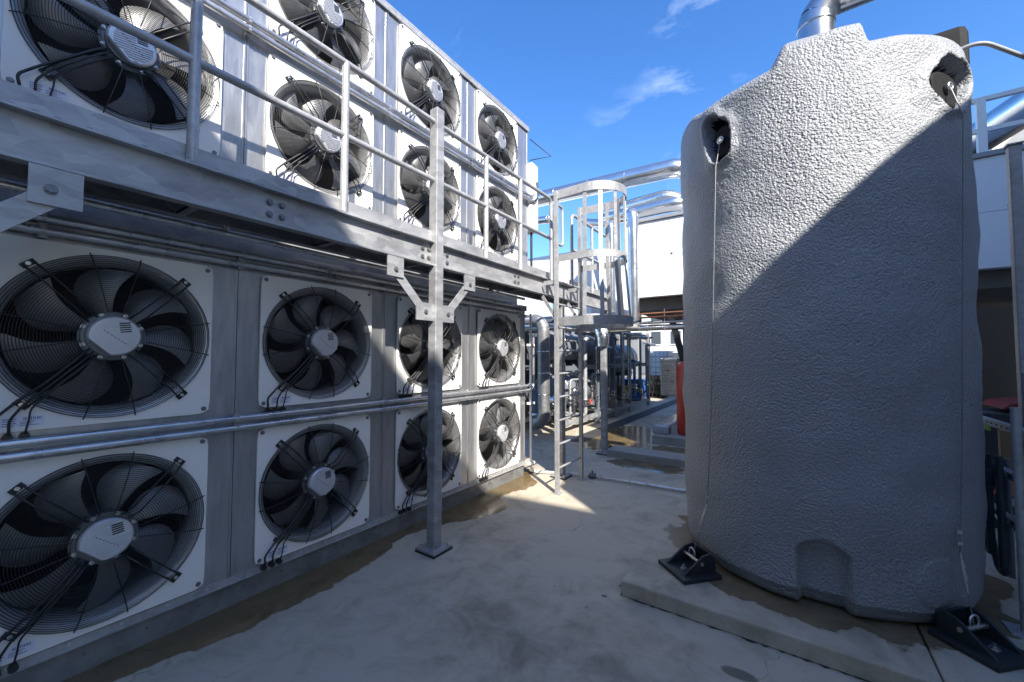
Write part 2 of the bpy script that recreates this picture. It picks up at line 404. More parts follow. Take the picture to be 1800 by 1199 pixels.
        # algae close to the unit
        al = N(t, 'ShaderNodeMapRange'); al.inputs['From Min'].default_value = 0.26; al.inputs['From Max'].default_value = 0.02; lk(d2.outputs[0], al.inputs['Value'])
        an = N(t, 'ShaderNodeMapRange'); an.inputs['From Min'].default_value = 0.42; an.inputs['From Max'].default_value = 0.62; an.inputs['To Max'].default_value = 0.8; lk(nm.outputs[0], an.inputs['Value'])
        am = N(t, 'ShaderNodeMath', operation='MULTIPLY'); lk(al.outputs[0], am.inputs[0]); lk(an.outputs[0], am.inputs[1])
        ac = N(t, 'ShaderNodeMix', data_type='RGBA'); ac.inputs['B'].default_value = (0.065, 0.062, 0.018, 1); lk(am.outputs[0], ac.inputs['Factor']); lk(wcol.outputs['Result'], ac.inputs['A'])
        wmx = N(t, 'ShaderNodeMix', data_type='RGBA'); lk(wet, wmx.inputs['Factor']); lk(col, wmx.inputs['A']); lk(ac.outputs['Result'], wmx.inputs['B']); col = wmx.outputs['Result']
        rr = N(t, 'ShaderNodeMapRange'); rr.inputs['To Min'].default_value = 0.72; rr.inputs['To Max'].default_value = 0.16; lk(wet, rr.inputs['Value'])
        lk(rr.outputs[0], b.inputs['Roughness'])
        bs = N(t, 'ShaderNodeMapRange'); bs.inputs['To Min'].default_value = 0.25; bs.inputs['To Max'].default_value = 0.04; lk(wet, bs.inputs['Value'])
    else:
        # damp ring round the foot of the tank
        vx = N(t, 'ShaderNodeVectorMath', operation='DISTANCE'); vx.inputs[1].default_value = (0.12, 3.835, 0.10); lk(P, vx.inputs[0])
        nz = N(t, 'ShaderNodeTexNoise', Scale=3.2, Detail=6.0, Roughness=0.55); lk(P, nz.inputs['Vector'])
        nd = N(t, 'ShaderNodeMath', operation='MULTIPLY_ADD'); nd.inputs[1].default_value = -0.55; lk(nz.outputs[0], nd.inputs[0]); lk(vx.outputs['Value'], nd.inputs[2])
        wm = N(t, 'ShaderNodeMapRange'); wm.inputs['From Min'].default_value = 0.728; wm.inputs['From Max'].default_value = 0.712; lk(nd.outputs[0], wm.inputs['Value'])
        wc = N(t, 'ShaderNodeMix', data_type='RGBA', blend_type='MULTIPLY'); wc.inputs['B'].default_value = (0.46, 0.40, 0.31, 1); lk(wm.outputs[0], wc.inputs['Factor']); lk(col, wc.inputs['A']); col = wc.outputs['Result']
        rr = N(t, 'ShaderNodeMapRange'); rr.inputs['To Min'].default_value = 0.72; rr.inputs['To Max'].default_value = 0.25; lk(wm.outputs[0], rr.inputs['Value']); lk(rr.outputs[0], b.inputs['Roughness'])
    lk(col, b.inputs['Base Color'])
    bp = N(t, 'ShaderNodeBump', Strength=0.25, Distance=0.006); lk(a2.outputs[0], bp.inputs['Height'])
    if wet_wall: lk(bs.outputs[0], bp.inputs['Strength'])
    lk(bp.outputs[0], b.inputs['Normal'])
    return m
M['ground'] = concrete('yard_concrete', True)
M['pad'] = concrete('pad_concrete', False)

def foam():
    m, t, b = nodes('sprayed_foam')
    lk = t.links.new
    c = N(t, 'ShaderNodeTexCoord'); P = c.outputs['Object']
    n = N(t, 'ShaderNodeTexNoise', Scale=58.0, Detail=3.5, Roughness=0.5, Distortion=0.4); lk(P, n.inputs['Vector'])
    v = N(t, 'ShaderNodeTexVoronoi', feature='SMOOTH_F1', Scale=82.0); v.inputs['Smoothness'].default_value = 0.6; lk(P, v.inputs['Vector'])
    big = N(t, 'ShaderNodeTexNoise', Scale=1.6, Detail=3.0); lk(P, big.inputs['Vector'])
    am = N(t, 'ShaderNodeMapRange'); am.inputs['From Min'].default_value = 0.35; am.inputs['From Max'].default_value = 0.65; am.inputs['To Min'].default_value = 0.45; am.inputs['To Max'].default_value = 1.1
    lk(big.outputs[0], am.inputs['Value'])
    h = N(t, 'ShaderNodeMath', operation='MULTIPLY_ADD'); h.inputs[1].default_value = -0.65; lk(v.outputs['Distance'], h.inputs[0]); lk(n.outputs[0], h.inputs[2])
    bp = N(t, 'ShaderNodeBump', Distance=0.0125); lk(am.outputs[0], bp.inputs['Strength']); lk(h.outputs[0], bp.inputs['Height'])
    lk(bp.outputs[0], b.inputs['Normal'])
    r = ramp(t, big.outputs[0], [(0.3, (0.262, 0.272, 0.285)), (0.7, (0.335, 0.345, 0.355))])
    lk(r.outputs[0], b.inputs['Base Color'])
    b.inputs['Roughness'].default_value = 0.38
    b.inputs['Specular IOR Level'].default_value = 0.5
    return m
M['foam'] = foam()

# ------------------------------------------------------------------ ground
g = MB(); g.box(-400, 400, -400, 400, -1.0, 0.0)
struct(g.build('ground', M['ground']))

# the plant buildings behind and to the right of the viewer, whose shade falls across the yard
b_ = MB(); b_.prism([(-9, -4.85, 0), (8.6, -2.87, 0), (8.9, -8.0, 0), (-9, -9.0, 0)], (0, 0, 8.72))
struct(b_.build('rear_building', M['darkclad']))
b_ = MB(); b_.box(3.5, 8.0, 0.0, 10.6, 0.9, 5.60)
b_.box(3.7, 7.8, 0.2, 10.4, 0.0, 0.9)
b_.box(5.0, 7.95, 2.0, 10.5, 5.6, 8.5)  # unseen upper storey, added to keep sun off the passage behind the ladder
struct(b_.build('side_building', M['darkclad']))

# ------------------------------------------------------------------ fan units (casings)
XW = -2.97
def casing(name, label, x, z0, z1, y0, y1, seams, rows, ph, curb):
    t = thing(name, label, 'condenser', (x - 0.6, (y0 + y1) / 2, z0 - (0.19 if curb else 0.0)))
    edges = [y0] + seams + [y1]
    for i in range(len(edges) - 1):
        a, b = edges[i] + 0.002, edges[i + 1] - 0.002
        c = seams[0] + 0.577 + (i - 1) * 1.158 if i > 0 else None
        p = MB()
        if c is None:
            p.box(x - 0.02, x, a, b, z0, z1)
        else:
            hw = 0.41
            p.box(x - 0.02, x, a, c - hw, z0, z1); p.box(x - 0.02, x, c + hw, b, z0, z1)
            zz = [z0] + sum([[r - hw, r + hw] for r in rows], []) + [z1]
            for k in range(0, len(zz), 2): p.box(x - 0.02, x, c - hw, c + hw, zz[k], zz[k + 1])
        # folded edges either side of the joint
        p.box(x, x + 0.006, a, a + 0.012, z0, z1); p.box(x, x + 0.006, b - 0.012, b, z0, z1)
        p.build('panel', M['panel'], t)
    q = MB()
    q.box(x - 1.25, x - 0.62, y0, y1, z0, z1 - 0.03)
    q.build('coil_block', M['coil'], t)
    for ye in (y0, y1 - 0.02):
        q = MB(); q.box(x - 1.3, x - 0.022, ye, ye + 0.02, z0, z1); q.build('end_panel', M['panel'], t)
    for e in seams:
        q = MB(); q.box(x - 0.62, x - 0.03, e - 0.006, e + 0.006, z0, z1); q.build('partition', M['coil'], t)
    q = MB(); q.box(x - 1.32, x + 0.025, y0 - 0.02, y1 + 0.02, z1, z1 + 0.02); q.box(x + 0.005, x + 0.025, y0 - 0.02, y1 + 0.02, z1 - 0.05, z1); q.build('roof', M['galv'], t, 0.003)
    q = MB(); q.box(x - 1.3, x - 0.03, y0, y1, z0 - 0.01, z0 + 0.015); q.build('floor_pan', M['galv'], t)
    return t
COLC = [0.53 + 1.158 * i for i in range(4)]
lower = casing('condenser_unit', 'lower galvanised condenser cabinet standing on the concrete, two rows of fans', XW, 0.19, 2.28, -1.2, 4.59, [-0.045, 1.113, 2.271, 3.429], [0.66, 1.71], 0.915, True)
q = MB(); q.box(XW - 1.28, XW - 0.016, -1.2, 4.585, 0.0, 0.155); q.build('curb', M['curb'], lower)
q = MB(); q.box(XW - 0.02, XW + 0.016, -1.2, 4.60, 0.148, 0.155); q.box(XW - 0.004, XW + 0.009, -1.2, 4.60, 0.155, 0.195); q.build('flashing', M['galv'], lower)
for i in range(26):
    q = MB(); q.hexbolt((XW + 0.009, -0.15 + 0.19 * i, 0.176), (1, 0, 0), 0.006, 0.006); q.build('screw', M['bolt'], lower)
for i in range(20):
    q = MB(); q.hexbolt((XW - 0.016, 0.0 + 0.24 * i, 0.085), (1, 0, 0), 0.006, 0.006); q.build('rivet', M['darkbolt'], lower)
XU = -3.03
upper = casing('condenser_unit', 'upper galvanised condenser cabinet above the walkway, against the sky', XU, 2.70, 4.90, -1.2, 4.76, [-0.01, 1.148, 2.306, 3.464], [3.34, 4.385], 0.9, False)
q = MB(); q.box(XU - 1.2, XU - 0.15, -1.2, 4.72, 2.30, 2.70); q.build('support_frame', M['galv_dip'], upper)

# ------------------------------------------------------------------ fans
PW, PH, GR = 0.44, 0.455, 0.433
def fan_proto():
    P = {}
    # plate with round opening and rounded corners
    n = 96; mb = MB()
    outer = []
    for k in range(n):
        a = 2 * math.pi * k / n
        c, s_ = math.cos(a), math.sin(a)
        e = 26
        rr = (abs(c / PW) ** e + abs(s_ / PH) ** e) ** (-1 / e)
        outer.append((rr * c, rr * s_))
    inner = [(0.427 * math.cos(2 * math.pi * k / n), 0.427 * math.sin(2 * math.pi * k / n)) for k in range(n)]
    x0, x1 = 0.008, 0.022
    vs = [(x1, *p) for p in outer] + [(x1, *p) for p in inner] + [(x0, *p) for p in outer] + [(x0, *p) for p in inner]
    fs = []
    for k in range(n):
        j = (k + 1) % n
        fs += [(k, j, n + j, n + k), (2 * n + k, k + 3 * n, 3 * n + j, 2 * n + j), (k, 2 * n + k, 2 * n + j, j)]
    mb.add(vs, fs)
    P['plate'] = (mb, M['white'])
    mb = MB()
    prof = [(0.427, 0.022)]
    for i in range(9):
        a = math.pi / 2 * i / 8
        prof.append((0.427 - 0.052 * math.sin(a) - 0.001, 0.020 - 0.085 * (1 - math.cos(a))))
    prof += [(0.374, -0.21), (0.39, -0.21), (0.39, -0.06)]
    mb.lathe(prof, 'X', 64)
    P['bell_mouth'] = (mb, M['ring'])
    # wire guard
    mb = MB()
    def gx(r):
        t_ = max(0.0, (r - 0.30) / (GR - 0.30)); return 0.062 - 0.034 * t_ * t_
    r = 0.128
    while r <= GR + 0.001:
        mb.tube([(gx(r), r * math.cos(2 * math.pi * k / 56), r * math.sin(2 * math.pi * k / 56)) for k in range(56)], 0.0016, 4, closed=True)
        r += 0.0106
    for q in range(4):
        for da in (-13, 13):
            a = R_(90 * q + da)
            mb.tube([(gx(r_) + 0.004, r_ * math.cos(a), r_ * math.sin(a)) for r_ in (0.13, 0.22, 0.30, 0.37, 0.41, 0.437)], 0.0030, 5)
    P['guard'] = (mb, M['wire'])
    # motor
    mb = MB()
    mb.lathe([(0.0, -0.17), (0.11, -0.17), (0.122, -0.155), (0.118, 0.02), (0.130, 0.022), (0.130, 0.04), (0.106, 0.042), (0.106, 0.06), (0.0, 0.06)], 'X', 40, smooth=False)
    P['motor'] = (mb, M['motor'])
    mb = MB()
    pts = []
    for k in range(48):
        a = 2 * math.pi * k / 48
        y, z = 0.104 * math.cos(a), 0.104 * math.sin(a)
        d = -(y + z) / math.sqrt(2)
        if d > 0.084:
            y += (d - 0.084) / math.sqrt(2); z += (d - 0.084) / math.sqrt(2)
        pts.append((y, z))
    lv = [(0.055, 1.0), (0.086, 1.0), (0.094, 0.93)]
    vs = [(x, y * s_, z * s_) for x, s_ in lv for y, z in pts]
    fs = [(i * 48 + k, i * 48 + (k + 1) % 48, (i + 1) * 48 + (k + 1) % 48, (i + 1) * 48 + k) for i in range(2) for k in range(48)]
    mb.add(vs, fs); mb.add(vs[-48:], [tuple(range(48))])
    P['motor_cover'] = (mb, M['cover'])
    mb = MB()
    ca, sa = math.cos(R_(8)), math.sin(R_(8))
    def rot(u, w): return (u * ca - w * sa, u * sa + w * ca)
    for i in range(-7, 8):
        w = i * 0.0128; hl = math.sqrt(max(0, 0.090 ** 2 - w * w)) * 0.95
        if i > 0: hl *= 0.98
        y0, z0 = rot(-hl * (0.62 if i < -3 else 0.92), w); y1, z1 = rot(hl, w)
        if i > 0: y1, z1 = rot(0.016, w)
        mb.bar((0.0965, y0, z0), (0.0965, y1, z1), 0.0045, 0.007, (1, 0, 0))
    P['cooling_rib'] = (mb, M['cover'])
    mb = MB()
    for i in range(5):
        w = 0.018 + i * 0.0115
        y0, z0 = rot(0.022, w); y1, z1 = rot(0.066, w)
        mb.bar((0.0945, y0, z0), (0.0945, y1, z1), 0.0065, 0.003, (1, 0, 0))
    mb.bar((0.0968, -0.05, 0.035), (0.0968, 0.045, -0.045), 0.0025, 0.002, (1, 0, 0))
    P['vent_slot'] = (mb, M['black'])
    mb = MB()
    mb.hexbolt((0.04, 0.120, 0), (1, 0, 0), 0.0075, 0.016)
    P['motor_bolt'] = (mb, M['bolt'])
    # blade
    mb = MB(); nu, nv = 9, 8; F, B = [], []
    for i in range(nu):
        u = i / (nu - 1); r = 0.115 + 0.25 * u
        w = 0.50 + 0.0 * u + 0.07 * math.sin(math.pi * u)
        cen = 0.10 * math.sin(u * 2.2) - 0.30 * u * u
        if u > 0.99: w *= 0.9
        for j in range(nv):
            v = j / (nv - 1) - 0.5
            a = cen + w * v + 0.05 * math.sin(u * math.pi) * (1 if v > 0 else 0)
            pitch = 0.66 - 0.26 * u
            x = -0.055 - pitch * r * w * v * 0.85 + 0.045 * (0.25 - v * v) * 1.2
            F.append((x, r * math.cos(a), r * math.sin(a))); B.append((x - 0.005, r * math.cos(a), r * math.sin(a)))
    m_ = nu * nv; fs = []
    for i in range(nu - 1):
        for j in range(nv - 1):
            p = i * nv + j
            fs += [(p, p + 1, p + nv + 1, p + nv), (m_ + p, m_ + p + nv, m_ + p + nv + 1, m_ + p + 1)]
    mb.add(F + B, fs, True)
    bd = [i for i in range(nv)] + [i * nv + nv - 1 for i in range(1, nu)] + [(nu - 1) * nv + j for j in range(nv - 2, -1, -1)] + [i * nv for i in range(nu - 2, 0, -1)]
    mb.add(F + B, [(bd[k], m_ + bd[k], m_ + bd[(k + 1) % len(bd)], bd[(k + 1) % len(bd)]) for k in range(len(bd))])
    P['blade'] = (mb, M['blade'])
    # support arm along +Y then rotated
    mb = MB()
    for s_ in (-1, 1):
        o_ = 0.020 * s_
        mb.tube([(0.020, 0.115, o_), (0.070, 0.16, o_), (0.070, 0.37, o_), (0.036, 0.448, o_)], 0.0045, 6)
    P['support_arm'] = (mb, M['wire'])
    mb = MB(); mb.box(0.022, 0.034, 0.434, 0.460, -0.027, 0.027)
    P['arm_clip'] = (mb, M['black'])
    mb = MB(); mb.hexbolt((0.034, 0.447, 0), (1, 0, 0), 0.007, 0.007)
    P['clip_bolt'] = (mb, M['bolt'])
    mb = MB(); mb.hexbolt((0.022, 0, 0), (1, 0, 0), 0.010, 0.008)
    P['plate_bolt'] = (mb, M['darkbolt'])
    for i in range(3):
        mb = MB()
        yb = (-0.385, -0.335, -0.285)[i]
        o_ = (i - 1) * 0.022
        a = R_(228)
        def pl(r, o): return (r * math.cos(a) - o * math.sin(a), r * math.sin(a) + o * math.cos(a))
        p = [(0.040, *pl(0.11, o_)), (0.084, *pl(0.18, o_)), (0.084, *pl(0.33, o_)), (0.062, *pl(0.445, o_ * 1.4)), (0.060, yb - 0.012 + 0.01 * i, -0.40), (0.055, yb, -0.445), (0.03, yb, -0.478)]
        mb.tube(fillet(p, 0.06, 4), (0.0062, 0.0054, 0.0038)[i], 7)
        P['cable%d' % i] = (mb, M['black'])
    mb = MB()
    mb.tube([(0.0, 0, -0.482), (0.042, 0, -0.480)], 0.017, 12); mb.tube([(0.03, 0, -0.486), (0.03, 0, -0.462)], 0.012, 10)
    P['cable_gland'] = (mb, M['black'])
    mb = MB(); mb.box(0.022, 0.0228, -0.36, -0.225, -0.435, -0.385)
    P['rating_label'] = (mb, M['sticker'])
    mb = MB(); rnd = random.Random(3)
    for i in range(4): mb.box(0.0228, 0.0231, -0.352, -0.352 + rnd.uniform(.03, .05), -0.430 + i * 0.010, -0.426 + i * 0.010)
    y = -0.290
    while y < -0.235:
        w = rnd.choice((.0012, .0022, .003)); mb.box(0.0228, 0.0231, y, y + w, -0.405, -0.392); y += w + rnd.choice((.0015, .003))
    for i in range(3): mb.box(0.0228, 0.0231, -0.300, -0.300 + rnd.uniform(.03, .06), -0.430 + i * 0.008, -0.427 + i * 0.008)
    P['label_print'] = (mb, M['ink'])
    D = {}
    import bmesh
    for k, (mb, m) in P.items():
        me = mb.mesh(k.rstrip('012'))
        bm = bmesh.new(); bm.from_mesh(me); bmesh.ops.recalc_face_normals(bm, faces=bm.faces); bm.to_mesh(me); bm.free()
        me.materials.append(m); D[k] = me
    return D
FD = fan_proto()
def part(name, me, parent, loc=(0, 0, 0), rx=0.0, label=None):
    o = bpy.data.objects.new(name, me); COL.objects.link(o); o.parent = parent
    o.location = loc; o.rotation_euler = (rx, 0, 0)
    return o
def fan(x, y, z, label, spin, near):
    t = thing('axial_fan', label, 'fan', (x, y, z), 'axial fans of the condenser cabinets', local=True)
    part('plate', FD['plate'], t); part('bell_mouth', FD['bell_mouth'], t); part('wire_guard', FD['guard'], t)
    mo = part('motor', FD['motor'], t, (-0.022, 0, 0)); cv = part('motor_cover', FD['motor_cover'], mo)
    part('cooling_rib', FD['cooling_rib'], mo)['kind'] = 'stuff'; part('vent_slot', FD['vent_slot'], mo)['kind'] = 'stuff'
    for k in range(8): part('motor_bolt', FD['motor_bolt'], mo, rx=2 * math.pi * (k + 0.5) / 8)
    for k in range(7): part('blade', FD['blade'], t, rx=spin + 2 * math.pi * k / 7)
    for k in range(4):
        a = part('support_arm', FD['support_arm'], t, rx=R_((48, 132, 228, 312)[k]))
        part('arm_clip', FD['arm_clip'], a); part('clip_bolt', FD['clip_bolt'], a)
    for sy in (-1, 1):
        for sz in (-1, 1): part('plate_bolt', FD['plate_bolt'], t, (0, sy * (PW - 0.03), sz * (PH - 0.03)))
    for k in range(3): part('cable', FD['cable%d' % k], t, rx=rnd.uniform(-0.014, 0.014))
    for yb in (-0.385, -0.335, -0.285): part('cable_gland', FD['cable_gland'], t, (0, yb, 0))
    lb = part('rating_label', FD['rating_label'], t); part('label_print', FD['label_print'], lb)['kind'] = 'stuff'
    return t
FL = {
 (0, 0): 'fan at the bottom left, lower edge near the concrete, cropped by the frame',
 (0, 1): 'shaded fan left of the square post, bottom row, second from the left edge',
 (0, 2): 'bottom row fan standing half hidden behind the square steel post',
 (0, 3): 'sunlit bottom row fan at the far end of the lower cabinet, beside the ladder',
 (1, 0): 'large shaded fan under the walkway beam at the left edge, above the conduits',
 (1, 1): 'shaded fan just below the walkway, between left edge fan and square post',
 (1, 2): 'half sunlit fan behind the V-shaped braces of the square post',
 (1, 3): 'fan at the far end of the lower cabinet, above the conduits, top half in shade',
 (2, 0): 'near fan above the walkway kickboard, crossed by the round railing post, top left',
 (2, 1): 'sunlit fan above the walkway, crossed by the second railing post and mid rail',
 (2, 2): 'upper cabinet fan half hidden behind the top of the square steel post',
 (2, 3): 'farthest fan behind the railing just above the walkway, lower row of upper cabinet',
 (3, 0): 'topmost row fan at the upper left corner, mostly cut off by the frame',
 (3, 1): 'top row fan cut by the upper picture edge, second from the left',
 (3, 2): 'complete top row sunlit fan right above the square post end',
 (3, 3): 'farthest top row fan at the upper cabinet corner against blue sky',
}
rnd = random.Random(11)
for ri, (x, z) in enumerate(((XW, 0.66), (XW, 1.71), (XU, 3.34), (XU, 4.385))):
    for ci in range(4):
        y = COLC[ci] + (0.035 if ri > 1 else 0.0)
        fan(x, y, z, FL[(ri, ci)], rnd.uniform(0, 0.9), ci < 2)

# ------------------------------------------------------------------ walkway
WX = -2.45
wk = thing('elevated_walkway', 'galvanised steel walkway with round handrails running along the fan cabinets', 'walkway', (-2.7, 2.4, 0))
q = MB()
q.box(-2.485, -2.475, -1.6, 6.42, 2.365, 2.575); q.box(-2.475, -2.425, -1.6, 6.42, 2.563, 2.575); q.box(-2.475, -2.425, -1.6, 6.42, 2.365, 2.377)
q.build('edge_beam', M['galv_dip'], wk, 0.002)
q = MB(); q.box(-2.95, -2.94, -1.6, 6.42, 2.42, 2.570); q.box(-2.94, -2.89, -1.6, 6.42, 2.42, 2.43); q.build('inner_beam', M['galv_dip'], wk)
q = MB(); q.box(-2.955, -2.49, -1.6, 6.42, 2.578, 2.592); q.build('deck', M['galv_dip'], wk)
for i in range(9):
    y = -0.9 + i * 0.83
    q = MB(); q.box(-2.94, -2.487, y, y + 0.008, 2.43, 2.575); q.box(-2.94, -2.487, y, y + 0.05, 2.43, 2.438); q.build('cross_bearer', M['galv_dip'], wk)
q = MB(); q.box(-2.476, -2.468, -1.6, 4.42, 2.580, 2.672); q.box(-2.476, -2.468, 4.95, 6.42, 2.580, 2.672); q.build('kickboard', M['galv_dip'], wk, 0.001)
for y in (0.13, 0.19, 0.25, 0.34, 0.52, 0.60, 0.80, 0.95, 1.02, 1.22, 1.26, 1.30, 1.90, 1.96, 2.02, 3.15, 3.2, 3.9, 3.94, 3.98):
    q = MB(); q.cbox((-2.445, y, 2.577), (0.03, 0.018, 0.006)); q.build('deck_clip', M['darkbolt'], wk)
def splice(y, x=-2.475):
    for dy in (-0.035, 0.035):
        for dz in (-0.035, 0.035):
            q = MB(); q.hexbolt((x, y + dy, 2.47 + dz), (1, 0, 0), 0.015, 0.013); q.build('beam_bolt', M['darkbolt'], wk)
splice(1.115); splice(2.30); splice(2.52); splice(3.66)
# square posts
def post(x, y, top, w, plate=0.21):
    q = MB(); q.box(x - w / 2, x + w / 2, y - w / 2, y + w / 2, 0.03, top); p = q.build('post', M['galv_dip'], wk, 0.008)
    q = MB(); q.box(x - plate / 2, x + plate / 2, y - plate / 2, y + plate / 2, 0.018, 0.032); q.build('base_plate', M['galv_dip'], p).location = (0, 0, 0)
    q = MB(); q.box(x - plate / 2 - .004, x + plate / 2 + .004, y - plate / 2 - .004, y + plate / 2 + .004, 0.0, 0.0175); q.build('grout_pad', M['black'], p).location = (0, 0, 0)
    for sx in (-1, 1):
        for sy in (-1, 1):
            q = MB(); cx, cy = x + sx * plate * 0.38, y + sy * plate * 0.38
            q.hexbolt((cx, cy, 0.032), (0, 0, 1), 0.013, 0.012); q.cyl((cx, cy, 0.03), (cx, cy, 0.06), 0.007, 8)
            q.build('anchor_bolt', M['bolt'], p).location = (0, 0, 0)
    return p
post(WX, 2.40, 3.735, 0.09)
post(-2.53, 4.81, 2.56, 0.09)
post(-2.53, 6.34, 2.56, 0.09)
post(WX, -0.16, 3.735, 0.09)
q = MB()
q.box(-2.44, -2.428, 2.17, 2.354, 1.90, 2.045); q.box(-2.44, -2.428, 2.446, 2.60, 1.90, 2.045); q.build('post_cleat', M['galv_dip'], wk)
for (y0, z0, y1, z1) in ((1.96, 2.265, 2.265, 1.97), (2.815, 2.275, 2.525, 1.97)):
    q = MB(); q.box(-2.438, -2.428, y0 - 0.075, y0 + 0.075, z0 - 0.055, 2.364); q.build('beam_cleat', M['galv_dip'], wk)
    q = MB(); d = Vector((0, y1 - y0, z1 - z0)).normalized() * 0.06
    q.bar(Vector((-2.446, y0, z0)) - d, Vector((-2.446, y1, z1)) + d, 0.075, 0.010, (1, 0, 0)); q.build('brace', M['galv_dip'], wk, 0.001)
    for y, z in ((y0, z0), (y1, z1)):
        q = MB(); q.hexbolt((-2.428, y, z), (1, 0, 0), 0.015, 0.013); q.build('brace_bolt', M['darkbolt'], wk)
y0, z0 = 0.255, 2.265
q = MB(); q.box(-2.438, -2.428, y0 - 0.075, y0 + 0.075, z0 - 0.055, 2.364); q.build('beam_cleat', M['galv_dip'], wk)
q = MB(); q.bar((-2.446, y0 + 0.02, z0 + 0.02), (-2.446, -0.06, 1.95), 0.085, 0.010, (1, 0, 0)); q.build('brace', M['galv_dip'], wk, 0.001)
q = MB(); q.hexbolt((-2.428, y0 - 0.015, z0 + 0.01), (1, 0, 0), 0.016, 0.013); q.build('brace_bolt', M['darkbolt'], wk)
# handrail
RX = -2.448
for y in (-0.9, 0.70, 1.535, 3.08, 3.70):
    q = MB(); q.cyl((RX, y, 2.575), (RX, y, 3.615), 0.0255, 16); q.build('rail_post', M['galv'], wk)
    q = MB(); q.box(RX - 0.045, RX + 0.022, y - 0.03, y + 0.03, 2.575, 2.583); q.build('post_foot', M['galv'], wk)
for z, nm in ((3.615, 'top_rail'), (3.105, 'mid_rail')):
    q = MB(); q.cyl((RX, -1.6, z), (RX, 2.352, z), 0.0225, 14); q.build(nm, M['galv'], wk)
q = MB(); q.tube(fillet([(RX, 2.448, 3.615), (RX, 4.41, 3.615), (RX, 4.41, 2.575)], 0.09), 0.0225, 14); q.build('top_rail', M['galv'], wk)
q = MB(); q.cyl((RX, 2.448, 3.105), (RX, 4.41, 3.105), 0.0225, 14); q.build('mid_rail', M['galv'], wk)
q = MB(); q.tube(fillet([(RX, 4.50, 3.08), (RX, 4.50, 3.60), (RX, 4.72, 3.60), (RX, 4.72, 3.08), (RX, 4.50, 3.08), (RX, 4.50, 3.2)], 0.06), 0.019, 10); q.build('gate_loop', M['galv'], wk)
q = MB(); q.tube(fillet([(RX, 5.0, 2.58), (RX, 5.0, 3.60), (RX, 6.40, 3.60), (RX, 6.40, 2.58)], 0.09), 0.0225, 12); q.cyl((RX, 5.0, 3.1), (RX, 6.4, 3.1), 0.02, 12); q.build('top_rail', M['galv'], wk)
q = MB(); q.cyl((RX, 5.7, 2.58), (RX, 5.7, 3.6), 0.0235, 12); q.build('rail_post', M['galv'], wk)

# ------------------------------------------------------------------ ladder with safety cage
ld = thing('caged_ladder', 'galvanised ladder with round safety cage at the end of the walkway', 'ladder', (-2.25, 4.52, 0))
LX = -2.257
for y in (4.19, 4.85):
    q = MB(); q.box(LX - 0.022, LX + 0.022, y - 0.022, y + 0.022, 0.012, 3.60); s_ = q.build('stringer', M['galv'], ld, 0.001)
    q = MB(); q.box(LX - 0.05, LX + 0.05, y - 0.045, y + 0.045, 0.0, 0.012); q.build('stringer_foot', M['galv'], ld)
for i in range(9):
    z = 0.284 + 0.279 * i
    q = MB(); q.cyl((LX - 0.01, 4.19, z), (LX - 0.01, 4.85, z), 0.013, 10); q.build('rung', M['galv'], ld)
def hoop(z0, z1, r, xs):
    c = Vector((xs, 4.52, 0))
    path = [Vector((LX, 4.52 - 0.33, 0))] + arc((xs, 4.52, 0), r, -math.pi / 2, math.pi / 2, 22, (1, 0, 0), (0, 1, 0)) + [Vector((LX, 4.52 + 0.33, 0))]
    q = MB(); n = len(path); vs = []
    for i, p in enumerate(path):
        tgt = (path[min(i + 1, n - 1)] - path[max(i - 1, 0)]).normalized(); nr = Vector((tgt.y, -tgt.x, 0))
        for o_, z in ((0, z0), (0, z1), (0.007, z1), (0.007, z0)): vs.append((p.x + nr.x * o_, p.y + nr.y * o_, z))
    fs = []
    for i in range(n - 1):
        for k in range(4): fs.append((i * 4 + k, i * 4 + (k + 1) % 4, (i + 1) * 4 + (k + 1) % 4, (i + 1) * 4 + k))
    q.add(vs, fs, False); q.build('cage_hoop', M['galv'], ld)
hoop(3.50, 3.60, 0.35, -1.88); hoop(2.735, 2.815, 0.35, -1.88); hoop(1.965, 2.065, 0.40, -1.87)
for k in range(7):
    a = -math.pi / 2 + math.pi * (k + 0.0) / 6
    u, w = math.cos(a), math.sin(a)
    q = MB()
    def pt(r, xs, z): return Vector((xs + (r - 0.006) * u, 4.52 + (r - 0.006) * w, z))
    q.bar(pt(0.35, -1.88, 3.59), pt(0.35, -1.88, 2.74), 0.045, 0.007, (u, w, 0)); q.bar(pt(0.35, -1.88, 2.74), pt(0.40, -1.87, 1.97), 0.045, 0.007, (u, w, 0)); q.build('cage_bar', M['galv'], ld)
for y in (4.19, 4.85):
    q = MB(); q.bar((LX, y, 2.05), (-2.47, y + 0.0, 2.37), 0.04, 0.008, (0, 1, 0)); q.bar((LX, y, 2.50), (-2.43, y, 2.50), 0.05, 0.008, (0, 1, 0)); q.build('stay', M['galv'], ld)

